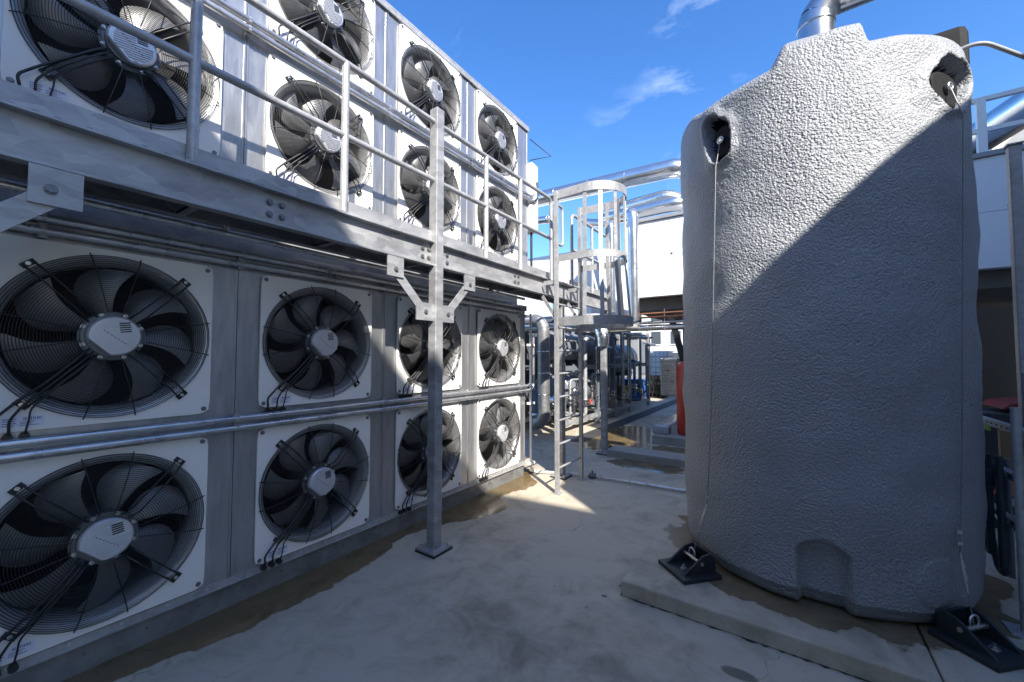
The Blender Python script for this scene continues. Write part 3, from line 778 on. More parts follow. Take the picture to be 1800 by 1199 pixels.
# ------------------------------------------------------------------ conduits on the cabinets
def conduit(name, label, path, r, clamps, rr=0.12, m='conduit', couplers=(), group='conduits on the fan cabinets', cat='conduit'):
    t = thing(name, label, cat, path[0], group)
    q = MB(); q.tube(fillet(path, rr, 8), r, 12); q.build('tube', M[m], t)
    for c in clamps:
        q = MB(); c = Vector(c); q.cbox(c, (0.022, 0.03, r * 3.0)); q.cbox(c + Vector((0.012 + r, 0, 0)), (0.012, 0.016, r * 1.6)); q.build('clamp', M['galv'], t)
    for c in couplers:
        q = MB(); c = Vector(c); q.cyl(c - Vector((0, 0.03, 0)), c + Vector((0, 0.03, 0)), r * 1.22, 12); q.build('coupler', M['conduit'], t)
    return t
xp = XW + 0.055
cl = (-0.04, 0.14, 1.113, 2.25, 3.36, 4.40)
conduit('conduit_pipe', 'upper of the two long conduits between the lower fan rows', [(xp, -1.2, 1.205), (xp, 4.56, 1.205), (xp - 0.02, 4.70, 1.23), (xp - 0.02, 4.70, 1.9)], 0.021, [(xp - .02, y, 1.205) for y in cl], 0.10, couplers=[(xp, 0.02, 1.205), (xp, 1.5, 1.205)])
conduit('conduit_pipe', 'lower of the two long conduits between the lower fan rows', [(xp, -1.2, 1.145), (xp, 4.62, 1.145), (xp - 0.02, 4.76, 1.17), (xp - 0.02, 4.76, 1.9)], 0.021, [(xp - .02, y, 1.145) for y in cl], 0.10, couplers=[(xp, 0.10, 1.145), (xp, 1.5, 1.145)])
conduit('conduit_pipe', 'upper conduit along the top of the lower cabinet under the walkway', [(xp, -1.2, 2.265), (xp, 4.45, 2.265)], 0.021, [(xp - .02, y, 2.265) for y in (0.27, 1.113, 2.25, 3.4)])
conduit('conduit_pipe', 'lower conduit along the top of the lower cabinet, just above the fan plates', [(xp, -1.2, 2.205), (xp, 4.45, 2.205)], 0.021, [(xp - .02, y, 2.205) for y in (0.27, 1.113, 2.25, 3.4)])
conduit('conduit_pipe', 'shaded conduit hanging below the walkway deck behind the edge beam', [(-2.72, -1.2, 2.33), (-2.72, 4.2, 2.33)], 0.017, [(-2.72, y, 2.35) for y in (0.95, 2.2, 3.5)], couplers=[(-2.72, 0.92, 2.33), (-2.72, 3.4, 2.33)])
xp = XU + 0.06
conduit('conduit_pipe', 'upper conduit between the two fan rows of the upper cabinet', [(xp, -1.2, 3.895), (xp, 4.62, 3.895), (xp, 4.84, 3.895), (xp - .02, 4.84, 4.2)], 0.022, [(xp - .02, y, 3.895) for y in (1.14, 2.30, 3.46, 4.4)], 0.10)
conduit('conduit_pipe', 'lower conduit between the two fan rows of the upper cabinet', [(xp, -1.2, 3.835), (xp, 4.62, 3.835), (xp, 4.90, 3.835), (xp - .02, 4.90, 4.2)], 0.022, [(xp - .02, y, 3.835) for y in (1.14, 2.30, 3.46, 4.4)], 0.12)
# white downpipe at the corner
t = thing('white_pipe', 'thin white vertical pipe at the far corner of the lower cabinet', 'pipe', (-2.93, 4.68, 0))
q = MB(); q.cyl((-2.93, 4.68, 0.10), (-2.93, 4.68, 2.2), 0.016, 12); q.build('tube', M['whiteclad'], t)
for z in (0.14, 0.95, 1.75):
    q = MB(); q.box(-2.955, -2.90, 4.62, 4.74, z, z + 0.03); q.build('clamp', M['white'], t)
tag(MB().tube(fillet([(-2.93, 4.68, 0.10), (-2.9, 4.72, 0.03), (-2.5, 4.9, 0.03), (-2.3, 4.96, 0.03)], 0.1), 0.018, 10).build('floor_hose', M['white']), 'pale hose lying on the floor between cabinet corner and ladder', 'hose')
t = thing('floor_pipe', 'thin grey pipe lying on the concrete from the ladder to the tank pad', 'pipe', (-2.2, 5.0, 0))
q = MB(); q.cyl((-2.24, 4.98, 0.03), (-0.98, 5.05, 0.03), 0.018, 12); q.build('tube', M['conduit'], t)
q = MB(); q.cyl((-2.20, 4.975, 0.035), (-2.12, 4.98, 0.035), 0.036, 12); q.cyl((-2.16, 4.98, 0.03), (-2.16, 4.98, 0.10), 0.012, 8); q.build('valve', M['darkbolt'], t)
# electrical box on the far corner of the upper unit
t = thing('junction_box', 'narrow white electrical box on the far corner of the upper cabinet', 'electrical box', (-3.0, 4.9, 3.3))
q = MB(); q.box(-3.16, -2.98, 4.80, 4.98, 3.42, 4.42); q.build('body', M['white'], t, 0.01)
q = MB(); q.box(-3.15, -2.99, 4.77, 4.80, 3.45, 4.39); q.build('door', M['white'], t, 0.006)
q = MB(); q.tube(fillet([(-2.96, 4.92, 4.15), (-2.96, 4.92, 3.9), (-2.96, 4.80, 3.82)], 0.06), 0.016, 8); q.tube(fillet([(-3.05, 4.9, 3.42), (-3.05, 4.9, 2.9), (-3.05, 4.95, 2.6)], 0.05), 0.018, 8); q.build('cable', M['wire'], t)
tag(MB().tube([(-2.99, 4.77, 4.74), (-2.80, 5.05, 4.55), (-2.99, 4.77, 4.43)], 0.008, 6).build('wire_bracket', M['black']), 'small black triangular wire bracket sticking out against the sky', 'bracket')

# ------------------------------------------------------------------ tank pad and tank
pd = MB()
pd.box(-0.96, 0.557, 2.67, 5.6, -0.05, 0.10)
pad1 = struct(pd.build('tank_pad', M['pad'], None, 0.012))
pd = MB(); pd.box(0.564, 3.3, 2.67, 5.6, -0.05, 0.099)
struct(pd.build('tank_pad', M['pad'], None, 0.012))

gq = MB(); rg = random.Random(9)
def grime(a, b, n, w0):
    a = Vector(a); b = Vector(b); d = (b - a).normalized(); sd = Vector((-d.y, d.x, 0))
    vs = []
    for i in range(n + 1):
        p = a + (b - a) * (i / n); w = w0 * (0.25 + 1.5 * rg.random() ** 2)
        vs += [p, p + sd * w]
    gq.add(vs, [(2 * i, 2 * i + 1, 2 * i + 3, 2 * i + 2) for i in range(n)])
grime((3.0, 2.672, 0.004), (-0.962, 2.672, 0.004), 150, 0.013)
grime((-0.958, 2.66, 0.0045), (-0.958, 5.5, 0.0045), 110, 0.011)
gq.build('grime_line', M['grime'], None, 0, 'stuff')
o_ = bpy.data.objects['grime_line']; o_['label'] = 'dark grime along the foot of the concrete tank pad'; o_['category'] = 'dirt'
TC = Vector((0.12, 3.835, 0.0)); TR = 0.874
tk = thing('foam_tank', 'tall round tank coated in bumpy grey sprayed foam on concrete pad', 'tank', (TC.x, TC.y, 0.10))
def smooth(a, b, x):
    t_ = min(1, max(0, (x - a) / (b - a))); return t_ * t_ * (3 - 2 * t_)
def build_tank():
    prof = [(0.70, 0.10), (0.78, 0.105), (0.83, 0.12), (0.852, 0.15), (0.862, 0.19)]
    z = 0.20
    while z < 3.385: prof.append((TR, z)); z += 0.0085
    for i in range(1, 15):
        a = math.pi / 2 * i / 14 * 0.92; prof.append((TR - 0.10 * (1 - math.cos(a)), 3.385 + 0.09 * math.sin(a)))
    r0, z0 = prof[-1]
    for i in range(1, 40): prof.append((r0 * (1 - i / 40), z0 + 0.05 * math.sin(i / 40 * math.pi / 2)))
    th = [R_(-185) + R_(190) * i / 330 for i in range(330)] + [R_(5) + R_(170) * i / 60 for i in range(60)]
    nt = len(th); vs = []; mask = []
    for (r, z) in prof:
        for a in th:
            ca, sa = math.cos(a), math.sin(a)
            deg = math.degrees(a)
            p = Vector((ca * r, sa * r, z))
            low = noise.noise(p * 1.7) * 0.020 + noise.noise(p * 4.2 + Vector((3, 1, 7))) * 0.014
            med = noise.noise(Vector((p.x * 30, p.y * 30, p.z * 24))) * 0.0014 + noise.noise(p * 52) * 0.0010
            med *= 0.55 + 0.9 * smooth(-0.2, 0.35, noise.noise(p * 1.3 + Vector((9, 0, 0))))
            d = low + med
            dk = 0
            if z < 3.42:
                d += 0.018 * smooth(0.25, 0.75, z) - 0.018
                # arched recess at the foot
                if -100 < deg < -77 and z < 0.56:
                    u = (deg + 88.5) / 8.6; top = 0.44 + 0.07 * (1 - u * u) if abs(u) < 1 else 0
                    k = (1 - smooth(0.90, 1.06, abs(u))) * (1 - smooth(top - 0.02, top + 0.025, z))
                    d -= 0.068 * k; d -= med * 0.7 * k
                # round dent to its right
                e = math.hypot((deg + 52) / 9.5, (z - 0.36) / 0.14)
                d += 0.007 * (1 - smooth(0.88, 1.0, e))
                # pockets over the lifting lugs
                for (pa, pz, wa, wz, tilt) in ((-124.5, 3.14, 7.4, 0.185, 0.012), (-36, 3.19, 14.0, 0.155, -0.004)):
                    wob = 1 + 0.26 * noise.noise(p * 8) + 0.07 * noise.noise(p * 21)
                    e = math.hypot(((deg - pa) + tilt * 0) / wa, (z - pz + (deg - pa) * tilt * 0.6) / wz) / wob
                    if e < 1.5:
                        k = 1 - smooth(0.80, 1.0, e)
                        d += 0.030 * (1 - smooth(0.9, 1.5, e)) * (1 - k)
                        d -= 0.12 * k
                        if e < 0.90: dk = 1
                q = Vector((ca * (r + d), sa * (r + d), z))
            else:
                q = Vector((ca * (r + d * 0.6), sa * (r + d * 0.6), z + d))
            # filler neck boss on the roof near the front
            if z > 3.15: q.z += 0.12 * smooth(3.15, 3.43, z) * smooth(-0.185, -0.085, q.x) * (1 - smooth(0.27, 0.315, q.x)) * (1 - smooth(-0.35, -0.15, q.y))
            if z > 3.25 and -150 < deg < -90: q.z -= 0.022 * smooth(3.25, 3.42, z) * (1 - smooth(0, 1, abs(deg + 112) / 22))
            if z > 3.15 and deg < -134: q.z += 0.075 * smooth(3.15, 3.40, z) * smooth(-134, -150, deg)
            if z > 3.36: q.z += 0.05 * smooth(0.2, 0.8, q.x) * smooth(3.36, 3.44, z)
            vs.append((q.x + TC.x, q.y + TC.y, q.z)); mask.append(dk)
    fs = []; mi = []
    for i in range(len(prof) - 1):
        for k in range(nt):
            k2 = (k + 1) % nt
            f = (i * nt + k, i * nt + k2, (i + 1) * nt + k2, (i + 1) * nt + k)
            fs.append(f); mi.append(1 if sum(mask[j] for j in f) >= 3 else 0)
    vs.append((TC.x, TC.y, 3.56)); c = len(vs) - 1
    b = (len(prof) - 1) * nt
    for k in range(nt): fs.append((b + k, b + (k + 1) % nt, c)); mi.append(0)
    q = MB(); q.v = vs; q.f = fs; q.sm = [True] * len(fs); q.mi = mi
    return q.build('body', [M['foam'], M['matblack']], tk)
build_tank()
def cylp(deg, r, z): return Vector((TC.x + r * math.cos(R_(deg)), TC.y + r * math.sin(R_(deg)), z))
def lug(deg, z, w, h):
    u = Vector((math.cos(R_(deg)), math.sin(R_(deg)), 0)); s_ = Vector((-u.y, u.x, 0)); c = cylp(deg, 0.785, z)
    pts = []
    for i in range(9):
        a = math.pi * i / 8; pts.append(c + s_ * (w * math.cos(a)) + Vector((0, 0, h * 0.3 + h * 0.7 * math.sin(a))))
    pts += [c - s_ * w * 0.75 - Vector((0, 0, h)), c + s_ * w * 0.75 - Vector((0, 0, h))]
    q = MB(); q.prism(pts, u * 0.055); o = q.build('lifting_lug', M['matblack'], tk, 0.012)
    q = MB(); e = c + u * 0.075
    q.tube([e + s_ * 0.022 * math.cos(2 * math.pi * k / 14) + Vector((0, 0, 0.022 * math.sin(2 * math.pi * k / 14))) for k in range(14)], 0.007, 7, closed=True)
    q.cyl(c + u * 0.05, c + u * 0.08, 0.012, 10)
    x = q.build('eye', M['bolt'], o); x.location = (0, 0, 0)
    return e
e1 = lug(-124, 3.14, 0.075, 0.11)
e2 = lug(-36, 3.185, 0.14, 0.10)
# roof duct
t = thing('steel_duct', 'shiny steel duct with elbow rising from the top of the foam tank', 'duct', (0.24, 3.85, 3.5))
base = Vector((0.235, 3.80, 3.5))
q = MB(); q.cyl(base, base + Vector((0, 0, 0.66)), 0.118, 32); q.build('riser', M['duct'], t)
el = arc(base + Vector((0.17, 0, 0.66)), 0.17, math.pi, math.pi / 2, 8, (1, 0, 0), (0, 0, 1))
for i in range(len(el) - 1):
    if i % 2 == 0:
        q = MB(); q.tube(el[i:i + 3], 0.119, 32, caps=False); q.build('elbow_segment', M['duct'], t)
q = MB(); q.cyl(el[-1], el[-1] + Vector((1.6, 0, 0.02)), 0.118, 32); q.build('horizontal_run', M['duct'], t)
for z in (0.28, 0.655):
    q = MB(); q.lathe([(0.119, z - 0.012), (0.1235, z - 0.008), (0.1235, z + 0.008), (0.119, z + 0.012)], 'Z', 32, base); q.build('seam_band', M['stain'], t)
# dark lid box at the back of the roof
q = MB(); q.box(0.66, 0.985, 3.60, 3.85, 3.40, 3.705)
tag(q.build('roof_box', M['matblack'], None, 0.05), 'dark grey box on the shaded side of the tank top', 'box')
tag(MB().tube(fillet([(0.84, 3.50, 3.46), (0.98, 3.47, 3.48), (1.20, 3.6, 3.36), (2.2, 4.4, 2.9)], 0.2), 0.012, 10).build('roof_cable', M['greypaint']), 'grey cable running from the tank top down to the right', 'cable')
# tie-down wires and anchors
def anchor(c, deg, label, wl, top, s=1.0):
    t = thing('tank_anchor', label, 'anchor', c, 'black tie-down anchors of the tank')
    c = Vector(c); u = Vector((math.cos(R_(deg)), math.sin(R_(deg)), 0)); w = Vector((-u.y, u.x, 0))
    def P(a, b, z): return c + u * a * s + w * b * s + Vector((0, 0, z * s))
    q = MB(); q.prism([P(-0.15, -0.16, 0), P(0.17, -0.16, 0), P(0.17, 0.16, 0), P(-0.15, 0.16, 0)], (0, 0, 0.028)); q.build('base_plate', M['anchor'], t, 0.005)
    for b in (-0.105, 0.090):
        q = MB(); q.prism([P(-0.14, b, 0.028), P(0.14, b, 0.028), P(-0.03, b, 0.15), P(-0.10, b, 0.165), P(-0.14, b, 0.13)], w * 0.018 * s); q.build('gusset', M['anchor'], t, 0.003)
    q = MB(); q.prism([P(-0.14, -0.11, 0.028), P(-0.14, 0.11, 0.028), P(-0.11, 0.07, 0.165), P(-0.11, -0.07, 0.165)], u * 0.018 * s); q.build('back_plate', M['anchor'], t, 0.003)
    q = MB(); q.cyl(P(-0.02, -0.115, 0.10), P(-0.02, 0.115, 0.10), 0.012, 12); q.build('pin', M['bolt'], t)
    q = MB(); q.hexbolt(P(0.06, 0.01, 0.028), (0, 0, 1), 0.018, 0.014); q.cyl(P(0.06, 0.01, 0.03), P(0.06, 0.01, 0.06), 0.008, 8); q.build('anchor_bolt', M['bolt'], t)
    pin = P(-0.02, 0, 0.10)
    t2 = thing('tie_wire', wl, 'wire rope', pin, 'wire ropes holding the tank down')
    mid = Vector((top.x, top.y, 0)); 
    ou = (Vector((pin.x, pin.y, 0)) - Vector((TC.x, TC.y, 0))).normalized()
    knee = Vector((TC.x, TC.y, 0)) + Vector((top.x - TC.x, top.y - TC.y, 0)).normalized() * (TR + 0.035)
    pth = [top, Vector((knee.x, knee.y, top.z - 0.20)), Vector((knee.x * 0.35 + (TC.x + ou.x * (TR + 0.03)) * 0.65, knee.y * 0.35 + (TC.y + ou.y * (TR + 0.03)) * 0.65, 1.2)), Vector((TC.x + ou.x * (TR + 0.035), TC.y + ou.y * (TR + 0.035), 0.55)), pin]
    q = MB(); q.tube(pth, 0.0030, 6); q.build('rope', M['spiral'], t2)
    a, b = pth[-2], pth[-1]; d = (b - a).normalized()
    q = MB(); q.tube([a, a + d * 0.03, a + d * 0.05, a + d * 0.15, a + d * 0.17, a + d * 0.20], [.004, .005, .010, .010, .005, .004], 8); q.build('turnbuckle', M['bolt'], t2)
    q = MB(); q.tube([pin + Vector((0, 0, 0.03)) + w * 0.03 * math.cos(2 * math.pi * k / 14) + Vector((0, 0, 0.035 * math.sin(2 * math.pi * k / 14))) for k in range(14)], 0.006, 6, closed=True); q.build('shackle', M['bolt'], t2)
    for k, zz in enumerate((0.62, 0.68)):
        q = MB(); q.cbox(pth[-2] + Vector((0, 0, 0.05 + 0.06 * k)), (0.02, 0.02, 0.018)); q.build('rope_clip', M['bolt'], t2)
anchor((-0.60, 3.06, 0.10), -132, 'black tie-down anchor bolted to the pad at the left of the tank', 'tie wire down the left side of the foam tank', e1, 0.92)
anchor((0.78, 3.12, 0.10), -45, 'black tie-down anchor at the right foot of the tank, lower right corner', 'tie wire down the right side of the foam tank', e2, 0.88)

# ------------------------------------------------------------------ pipe rack on the right
rk = thing('pipe_rack', 'galvanised pipe rack with channel rails and hoses right of the tank', 'pipe rack', (1.25, 4.0, 0.1))
q = MB(); q.box(1.225, 1.280, 3.97, 4.03, 0.10, 2.99); q.build('post', M['galv'], rk, 0.006)
q = MB(); q.box(1.215, 1.29, 3.96, 4.04, 2.99, 3.0); q.build('post_cap', M['galv_dip'], rk)
q = MB(); q.cyl((1.03, 3.42, 0.10), (1.03, 3.42, 1.32), 0.021, 12); q.build('post', M['galv'], rk)
q = MB(); q.box(0.96, 1.10, 3.35, 3.49, 0.10, 0.108); q.build('base_plate', M['galv_dip'], rk)
for z in (1.14, 0.835, 0.535):
    q = MB(); q.box(1.150, 1.156, 3.35, 5.5, z - 0.022, z + 0.022); q.box(1.156, 1.19, 3.35, 5.5, z + 0.016, z + 0.022); q.box(1.156, 1.19, 3.35, 5.5, z - 0.022, z - 0.016); r_o = q.build('channel_rail', M['galv_dip'], rk)
    q = MB()
    for k in range(26): q.box(1.1485, 1.1499, 3.45 + k * 0.08, 3.485 + k * 0.08, z - 0.007, z + 0.007)
    o_ = q.build('slot', M['black'], r_o); o_.location = (0, 0, 0)
    q = MB(); q.cbox((1.14, 3.52, z), (0.03, 0.07, 0.06)); q.build('clamp', M['galv'], rk)
for i, (y0, y1, zb, x) in enumerate(((4.32, 4.05, 0.20, 1.12), (4.24, 4.12, 0.30, 1.09))):
    q = MB(); q.tube(fillet([(x, y0, 1.1), (x, y0, 0.62), (x, y1 + 0.02, zb), (x + 0.01, y1 - 0.04, zb - 0.02), (x, y1 - 0.06, zb + 0.1), (x, y1 - 0.06, 0.95)], 0.10, 8), 0.020, 10); q.build('hose', M['rub'], rk)
q = MB(); q.tube([(1.115 - 0.0008 * k, 4.17 + 0.13 * math.cos(k * 0.45), 0.80 + 0.12 * math.sin(k * 0.45)) for k in range(40)], 0.014, 8); q.build('hose_coil', M['rub'], rk)
for k in range(4):
    q = MB(); q.cbox((1.135, 4.33 - 0.05 * k, 1.105), (0.012, 0.03, 0.03)); q.build('green_tab', M['green'], rk)
for i in range(4):
    q = MB(); q.cyl((1.26 + 0.07 * i, 4.2 + 0.1 * i, 0.30 + 0.02 * i), (1.6 + 0.09 * i, 6.5, 0.34 + 0.02 * i), 0.02, 8); q.build('pipe', M['galv'], rk)
for i in range(3):
    q = MB(); q.cyl((1.22, 3.9 + 0.16 * i, 0.10), (1.22, 3.9 + 0.16 * i, 1.5 - 0.3 * i), 0.018, 10); q.build('riser', M[('galv', 'rub', 'bluegrey_steel')[i]], rk)
t = thing('tool_box', 'red box lying on the rack behind the tank, right edge', 'box', (1.75, 5.6, 1.0))
q = MB(); q.prism([(1.55, 5.4, 1.14), (1.85, 5.4, 1.10), (1.85, 5.4, 1.17), (1.75, 5.4, 1.22), (1.6, 5.4, 1.19)], (0, 0.5, 0)); q.build('shell', M['dullred'], t, 0.01)
q = MB(); q.box(1.40, 2.15, 5.35, 5.95, 0.0, 1.095); q.build('stand', M['darkwall'], t)
q = MB(); q.box(1.36, 1.44, 4.80, 4.84, 0.72, 1.02)
tag(q.build('wood_board', M['brown']), 'short brown board hanging behind the rack right of the tank', 'board')
q = MB(); q.box(1.33, 1.47, 4.86, 5.0, 0.50, 0.72)
tag(q.build('orange_crate', M['orange'], None, 0.01), 'small orange box seen through the rack right of the tank', 'box')
q = MB(); q.box(1.195, 1.215, 3.86, 3.96, 0.98, 1.08)
tag(q.build('control_switch', M['bluegrey_steel'], None, 0.004), 'small pale grey switch box on the rack right of the tank', 'switch box')

# ------------------------------------------------------------------ white raised unit behind, pipes
wu = thing('raised_plant_unit', 'long white panelled plant unit raised on columns behind the tank', 'plant unit', (1.0, 9.5, 0))
for i, (a, b) in enumerate(((-2.70, -0.9), (-0.9, 0.9), (0.9, 2.7), (2.7, 5.0))):
    for z0, z1 in ((2.79, 3.55), (3.554, 4.30)):
        q = MB(); q.box(a + 0.002, b - 0.002, 8.0, 8.05, z0, z1); q.build('panel', M['whiteclad'], wu, 0.004)
    for x in (a + 0.25, a + 0.9, b - 0.25):
        q = MB(); q.hexbolt((x, 8.0, 3.60), (0, -1, 0), 0.016, 0.012); q.build('panel_screw', M['darkbolt'], wu)
q = MB(); q.box(-2.70, 5.0, 8.06, 11.5, 2.80, 4.29); q.build('core', M['whiteclad'], wu)
q = MB(); q.box(-2.73, 5.03, 7.96, 11.5, 4.305, 4.37); q.build('roof_trim', M['greypaint'], wu, 0.005)
q = MB(); q.box(-2.68, 5.0, 8.25, 11.5, 2.55, 2.785); q.build('floor_frame', M['underside'], wu)
for x, y in ((-1.62, 8.5), (1.7, 8.5), (-1.62, 11.3), (1.7, 11.3)):
    q = MB(); q.box(x - 0.09, x + 0.09, y - 0.09, y + 0.09, 0.12, 2.55); q.build('column', M['greypaint'], wu)
q = MB(); q.bar((-1.93, 8.35, 2.5), (-1.62, 8.4, 1.20), 0.11, 0.08, (0, 1, 0)); q.build('raking_strut', M['black'], wu)
for i, (z, m, r) in enumerate(((2.47, 'copper', 0.018), (2.40, 'copper', 0.02), (2.30, 'stain', 0.03), (2.20, 'clad', 0.06))):
    q = MB(); q.cyl((-4.0, 8.1 + 0.08 * i, z), (0.2, 8.1 + 0.08 * i, z), r, 10); q.build('underslung_pipe', M[m], wu)
for x in (-2.0, -1.3):
    q = MB(); q.cyl((x, 8.2, 2.1), (x, 8.2, 2.56), 0.007, 6); q.build('hanger', M['bolt'], wu)
# overhead clad pipes
def bigpipe(label, path, r, rr, bands=()):
    t = thing('clad_pipe', label, 'pipe', path[0], 'aluminium clad pipes overhead')
    P = fillet(path, rr, 10)
    q = MB(); q.tube(P, r, 24); q.build('cladding', M['clad'], t)
    for i in range(0, len(P) - 1):
        L_ = (P[i + 1] - P[i]).length
        nb = max(1, int(L_ / 0.9)); dd = (P[i + 1] - P[i]).normalized()
        for k in range(nb):
            if L_ < 0.15 and i % 3: continue
            c = P[i] + dd * (L_ * k / nb + 0.02)
            q = MB(); q.tube([c - dd * 0.015, c + dd * 0.015], r + 0.006, 24); q.build('seam_band', M['clad'], t)
bigpipe('long silver clad pipe highest across the gap between cabinet and tank', [(-6.5, 8.75, 5.72), (-1.72, 8.6, 5.52), (-1.35, 9.8, 5.45)], 0.19, 0.28)
bigpipe('middle silver clad pipe with bend, right of the ladder cage top', [(-3.6, 9.0, 5.02), (-1.95, 8.75, 5.02), (-1.62, 9.3, 4.75), (-1.62, 9.3, 4.3)], 0.16, 0.3)
bigpipe('lowest silver clad pipe with bend resting on the white unit roof', [(-3.3, 8.6, 4.74), (-1.68, 8.45, 4.72), (-1.40, 9.4, 4.70)], 0.15, 0.3)
bigpipe('vertical silver clad pipe standing behind the ladder cage', [(-2.42, 7.62, 2.3), (-2.42, 7.62, 4.42), (-3.2, 8.0, 4.55)], 0.105, 0.15)
bigpipe('thin vertical silver clad pipe left of the ladder cage', [(-3.75, 6.9, 2.5), (-3.75, 6.9, 4.35), (-5.2, 7.0, 4.5)], 0.075, 0.15)
bigpipe('short vertical silver clad pipe between the ladder cage bars', [(-2.78, 7.4, 2.45), (-2.78, 7.4, 4.2), (-3.4, 7.6, 4.4)], 0.08, 0.12)
# left white block behind the cabinets
q = MB(); q.box(-7.5, -4.1, 9.5, 12.5, 2.4, 4.4)
tag(q.build('white_housing', M['whiteclad'], None, 0.02), 'white boxy housing seen between the cabinet corner and the ladder cage', 'housing')
# spiral ducts behind ladder
t = thing('spiral_duct', 'grey spiral duct standing behind the ladder with bends at both ends', 'duct', (-3.78, 6.5, 0.4))
q = MB(); q.cyl((-3.78, 6.5, 0.55), (-3.78, 6.5, 2.10), 0.115, 24); q.build('straight', M['spiral'], t)
for pts in (arc((-3.98, 6.5, 0.55), 0.20, 0, -math.pi / 2, 6, (1, 0, 0), (0, 0, 1)), arc((-3.98, 6.5, 2.10), 0.20, 0, math.pi / 2, 6, (1, 0, 0), (0, 0, 1))):
    for i in range(len(pts) - 1):
        dd = (pts[i + 1] - pts[i]).normalized() * 0.022
        q = MB(); q.tube([pts[i] - dd, pts[i + 1] + dd], 0.116 + 0.003 * (i % 2), 24); q.build('bend_segment', M['spiral'], t)
for z in (0.9, 1.3, 1.7):
    q = MB(); q.lathe([(0.115, z - .01), (0.119, z - .006), (0.119, z + .006), (0.115, z + .01)], 'Z', 24, (-3.78, 6.5, 0)); q.build('seam', M['stain'], t)
t = thing('foil_wrap', 'crumpled aluminium foil wrapped round the top of the rear walkway post', 'foil', (-2.53, 6.34, 2.0))
q = MB(); pth = [(-2.53, 6.30, 1.78), (-2.52, 6.29, 1.92), (-2.56, 6.31, 2.05), (-2.62, 6.30, 2.14)]
q.tube(pth, [0.085, 0.10, 0.11, 0.07], 14); q.build('sheet', M['foil'], t)

# ------------------------------------------------------------------ machinery in the shaded passage
def vessel(c, L_, r, label):
    t = thing('pressure_vessel', label, 'vessel', c, 'vessels of the refrigeration skid')
    x, y, z = c
    q = MB(); prof = [(0.0, -0.14), (r * 0.5, -0.12), (r * 0.85, -0.06), (r, 0.0), (r, L_), (r * 0.85, L_ + 0.06), (r * 0.5, L_ + 0.12), (0, L_ + 0.14)]
    q.lathe(prof, 'Y', 28, c); q.build('shell', M['bluegrey_steel'], t)
    for yy in (0.35, L_ - 0.35):
        q = MB(); q.box(x - r * 0.75, x + r * 0.75, y + yy - 0.05, y + yy + 0.05, z - r - 0.12, z - r * 0.55); q.build('saddle', M['bluegrey_steel'], t)
        q = MB(); q.lathe([(r, yy - .02), (r + .012, yy - .02), (r + .012, yy + .02), (r, yy + .02)], 'Y', 28, c); q.build('strap', M['stain'], t)
    for yy in (0.2, 0.8, 1.3):
        q = MB(); q.cyl((x, y + yy, z + r - 0.02), (x, y + yy, z + r + 0.25), 0.05, 12); q.cyl((x, y + yy, z + r + 0.13), (x, y + yy, z + r + 0.16), 0.09, 14); q.build('nozzle', M['bluegrey_steel'], t)
vessel((-4.35, 7.6, 1.85), 2.4, 0.32, 'upper blue grey vessel of the refrigeration skid behind the ladder')
vessel((-4.35, 7.6, 0.85), 2.4, 0.36, 'lower blue grey vessel of the refrigeration skid behind the ladder')
vessel((-4.6, 11.2, 1.55), 2.2, 0.45, 'farther blue grey vessel past the skid frame in the passage')
t = thing('skid_frame', 'steel frame of the refrigeration skid along the left of the passage', 'frame', (-4.2, 10, 0))
for z in (0.20, 1.36, 2.28):
    for x in (-4.85, -3.85):
        q = MB(); q.box(x - 0.04, x + 0.04, 7.2, 13.6, z - 0.05, z + 0.05); q.build('rail', M['bluegrey_steel'] if z > 0.5 else M['galv_dip'], t)
for y in (7.25, 9.2, 10.3, 11.6, 13.5):
    for x in (-4.85, -3.85):
        q = MB(); q.box(x - 0.045, x + 0.045, y - 0.045, y + 0.045, 0.0, 2.4); q.build('upright', M['bluegrey_steel'] if y < 11 else M['galv_dip'], t)
for y in (10.7, 11.9):
    q = MB(); q.box(-4.22, -4.12, y, y + 0.10, 0.02, 2.6); q.build('upright', M['galv_dip'], t)
rp = random.Random(5)
for i in range(16):
    t = thing('process_pipe', 'process pipe with flange weaving through the shaded skid frame in the passage', 'pipe', (-3.9, 8 + i * 0.3, 0.3), 'small process pipes on the skid')
    y = 7.1 + i * 0.40; x = -3.72 - rp.uniform(0, 0.2); z1 = rp.uniform(0.9, 2.3); z0 = rp.uniform(0.25, 0.6)
    q = MB(); r = rp.choice((0.018, 0.025, 0.035, 0.045))
    q.tube(fillet([(x - 0.5, y, z0), (x, y, z0), (x, y, z1), (x, y + rp.uniform(0.4, 1.1), z1), (x - 0.4, y + 1.0, z1 + 0.1)], 0.09), r, 10); q.build('tube', M[rp.choice(('galv', 'spiral', 'bluegrey_steel', 'stain'))], t)
    q = MB(); q.cyl((x, y, z0 + 0.22), (x, y, z0 + 0.27), r * 2.1, 12); q.cyl((x, y, z0 + 0.30), (x, y, z0 + 0.35), r * 2.1, 12); q.build('flange', M['stain'], t)
    if i % 3 == 0:
        q = MB(); q.cyl((x, y, z0 + 0.31), (x + 0.13, y, z0 + 0.31), 0.010, 8); q.lathe([(0.05, 0.125), (0.06, 0.13), (0.06, 0.14), (0.05, 0.145), (0.05, 0.125)], 'X', 16, (x, y, z0 + 0.31)); q.build('hand_wheel', M[rp.choice(('red', 'black', 'bolt'))], t)
t = thing('chiller_block', 'dark grey chiller housing behind the skid vessels in the passage', 'chiller', (-6, 10, 0))
q = MB(); q.box(-7.2, -5.15, 6.3, 14.2, 0.1, 2.62); q.build('housing', M['bluegrey_dark'], t, 0.02)
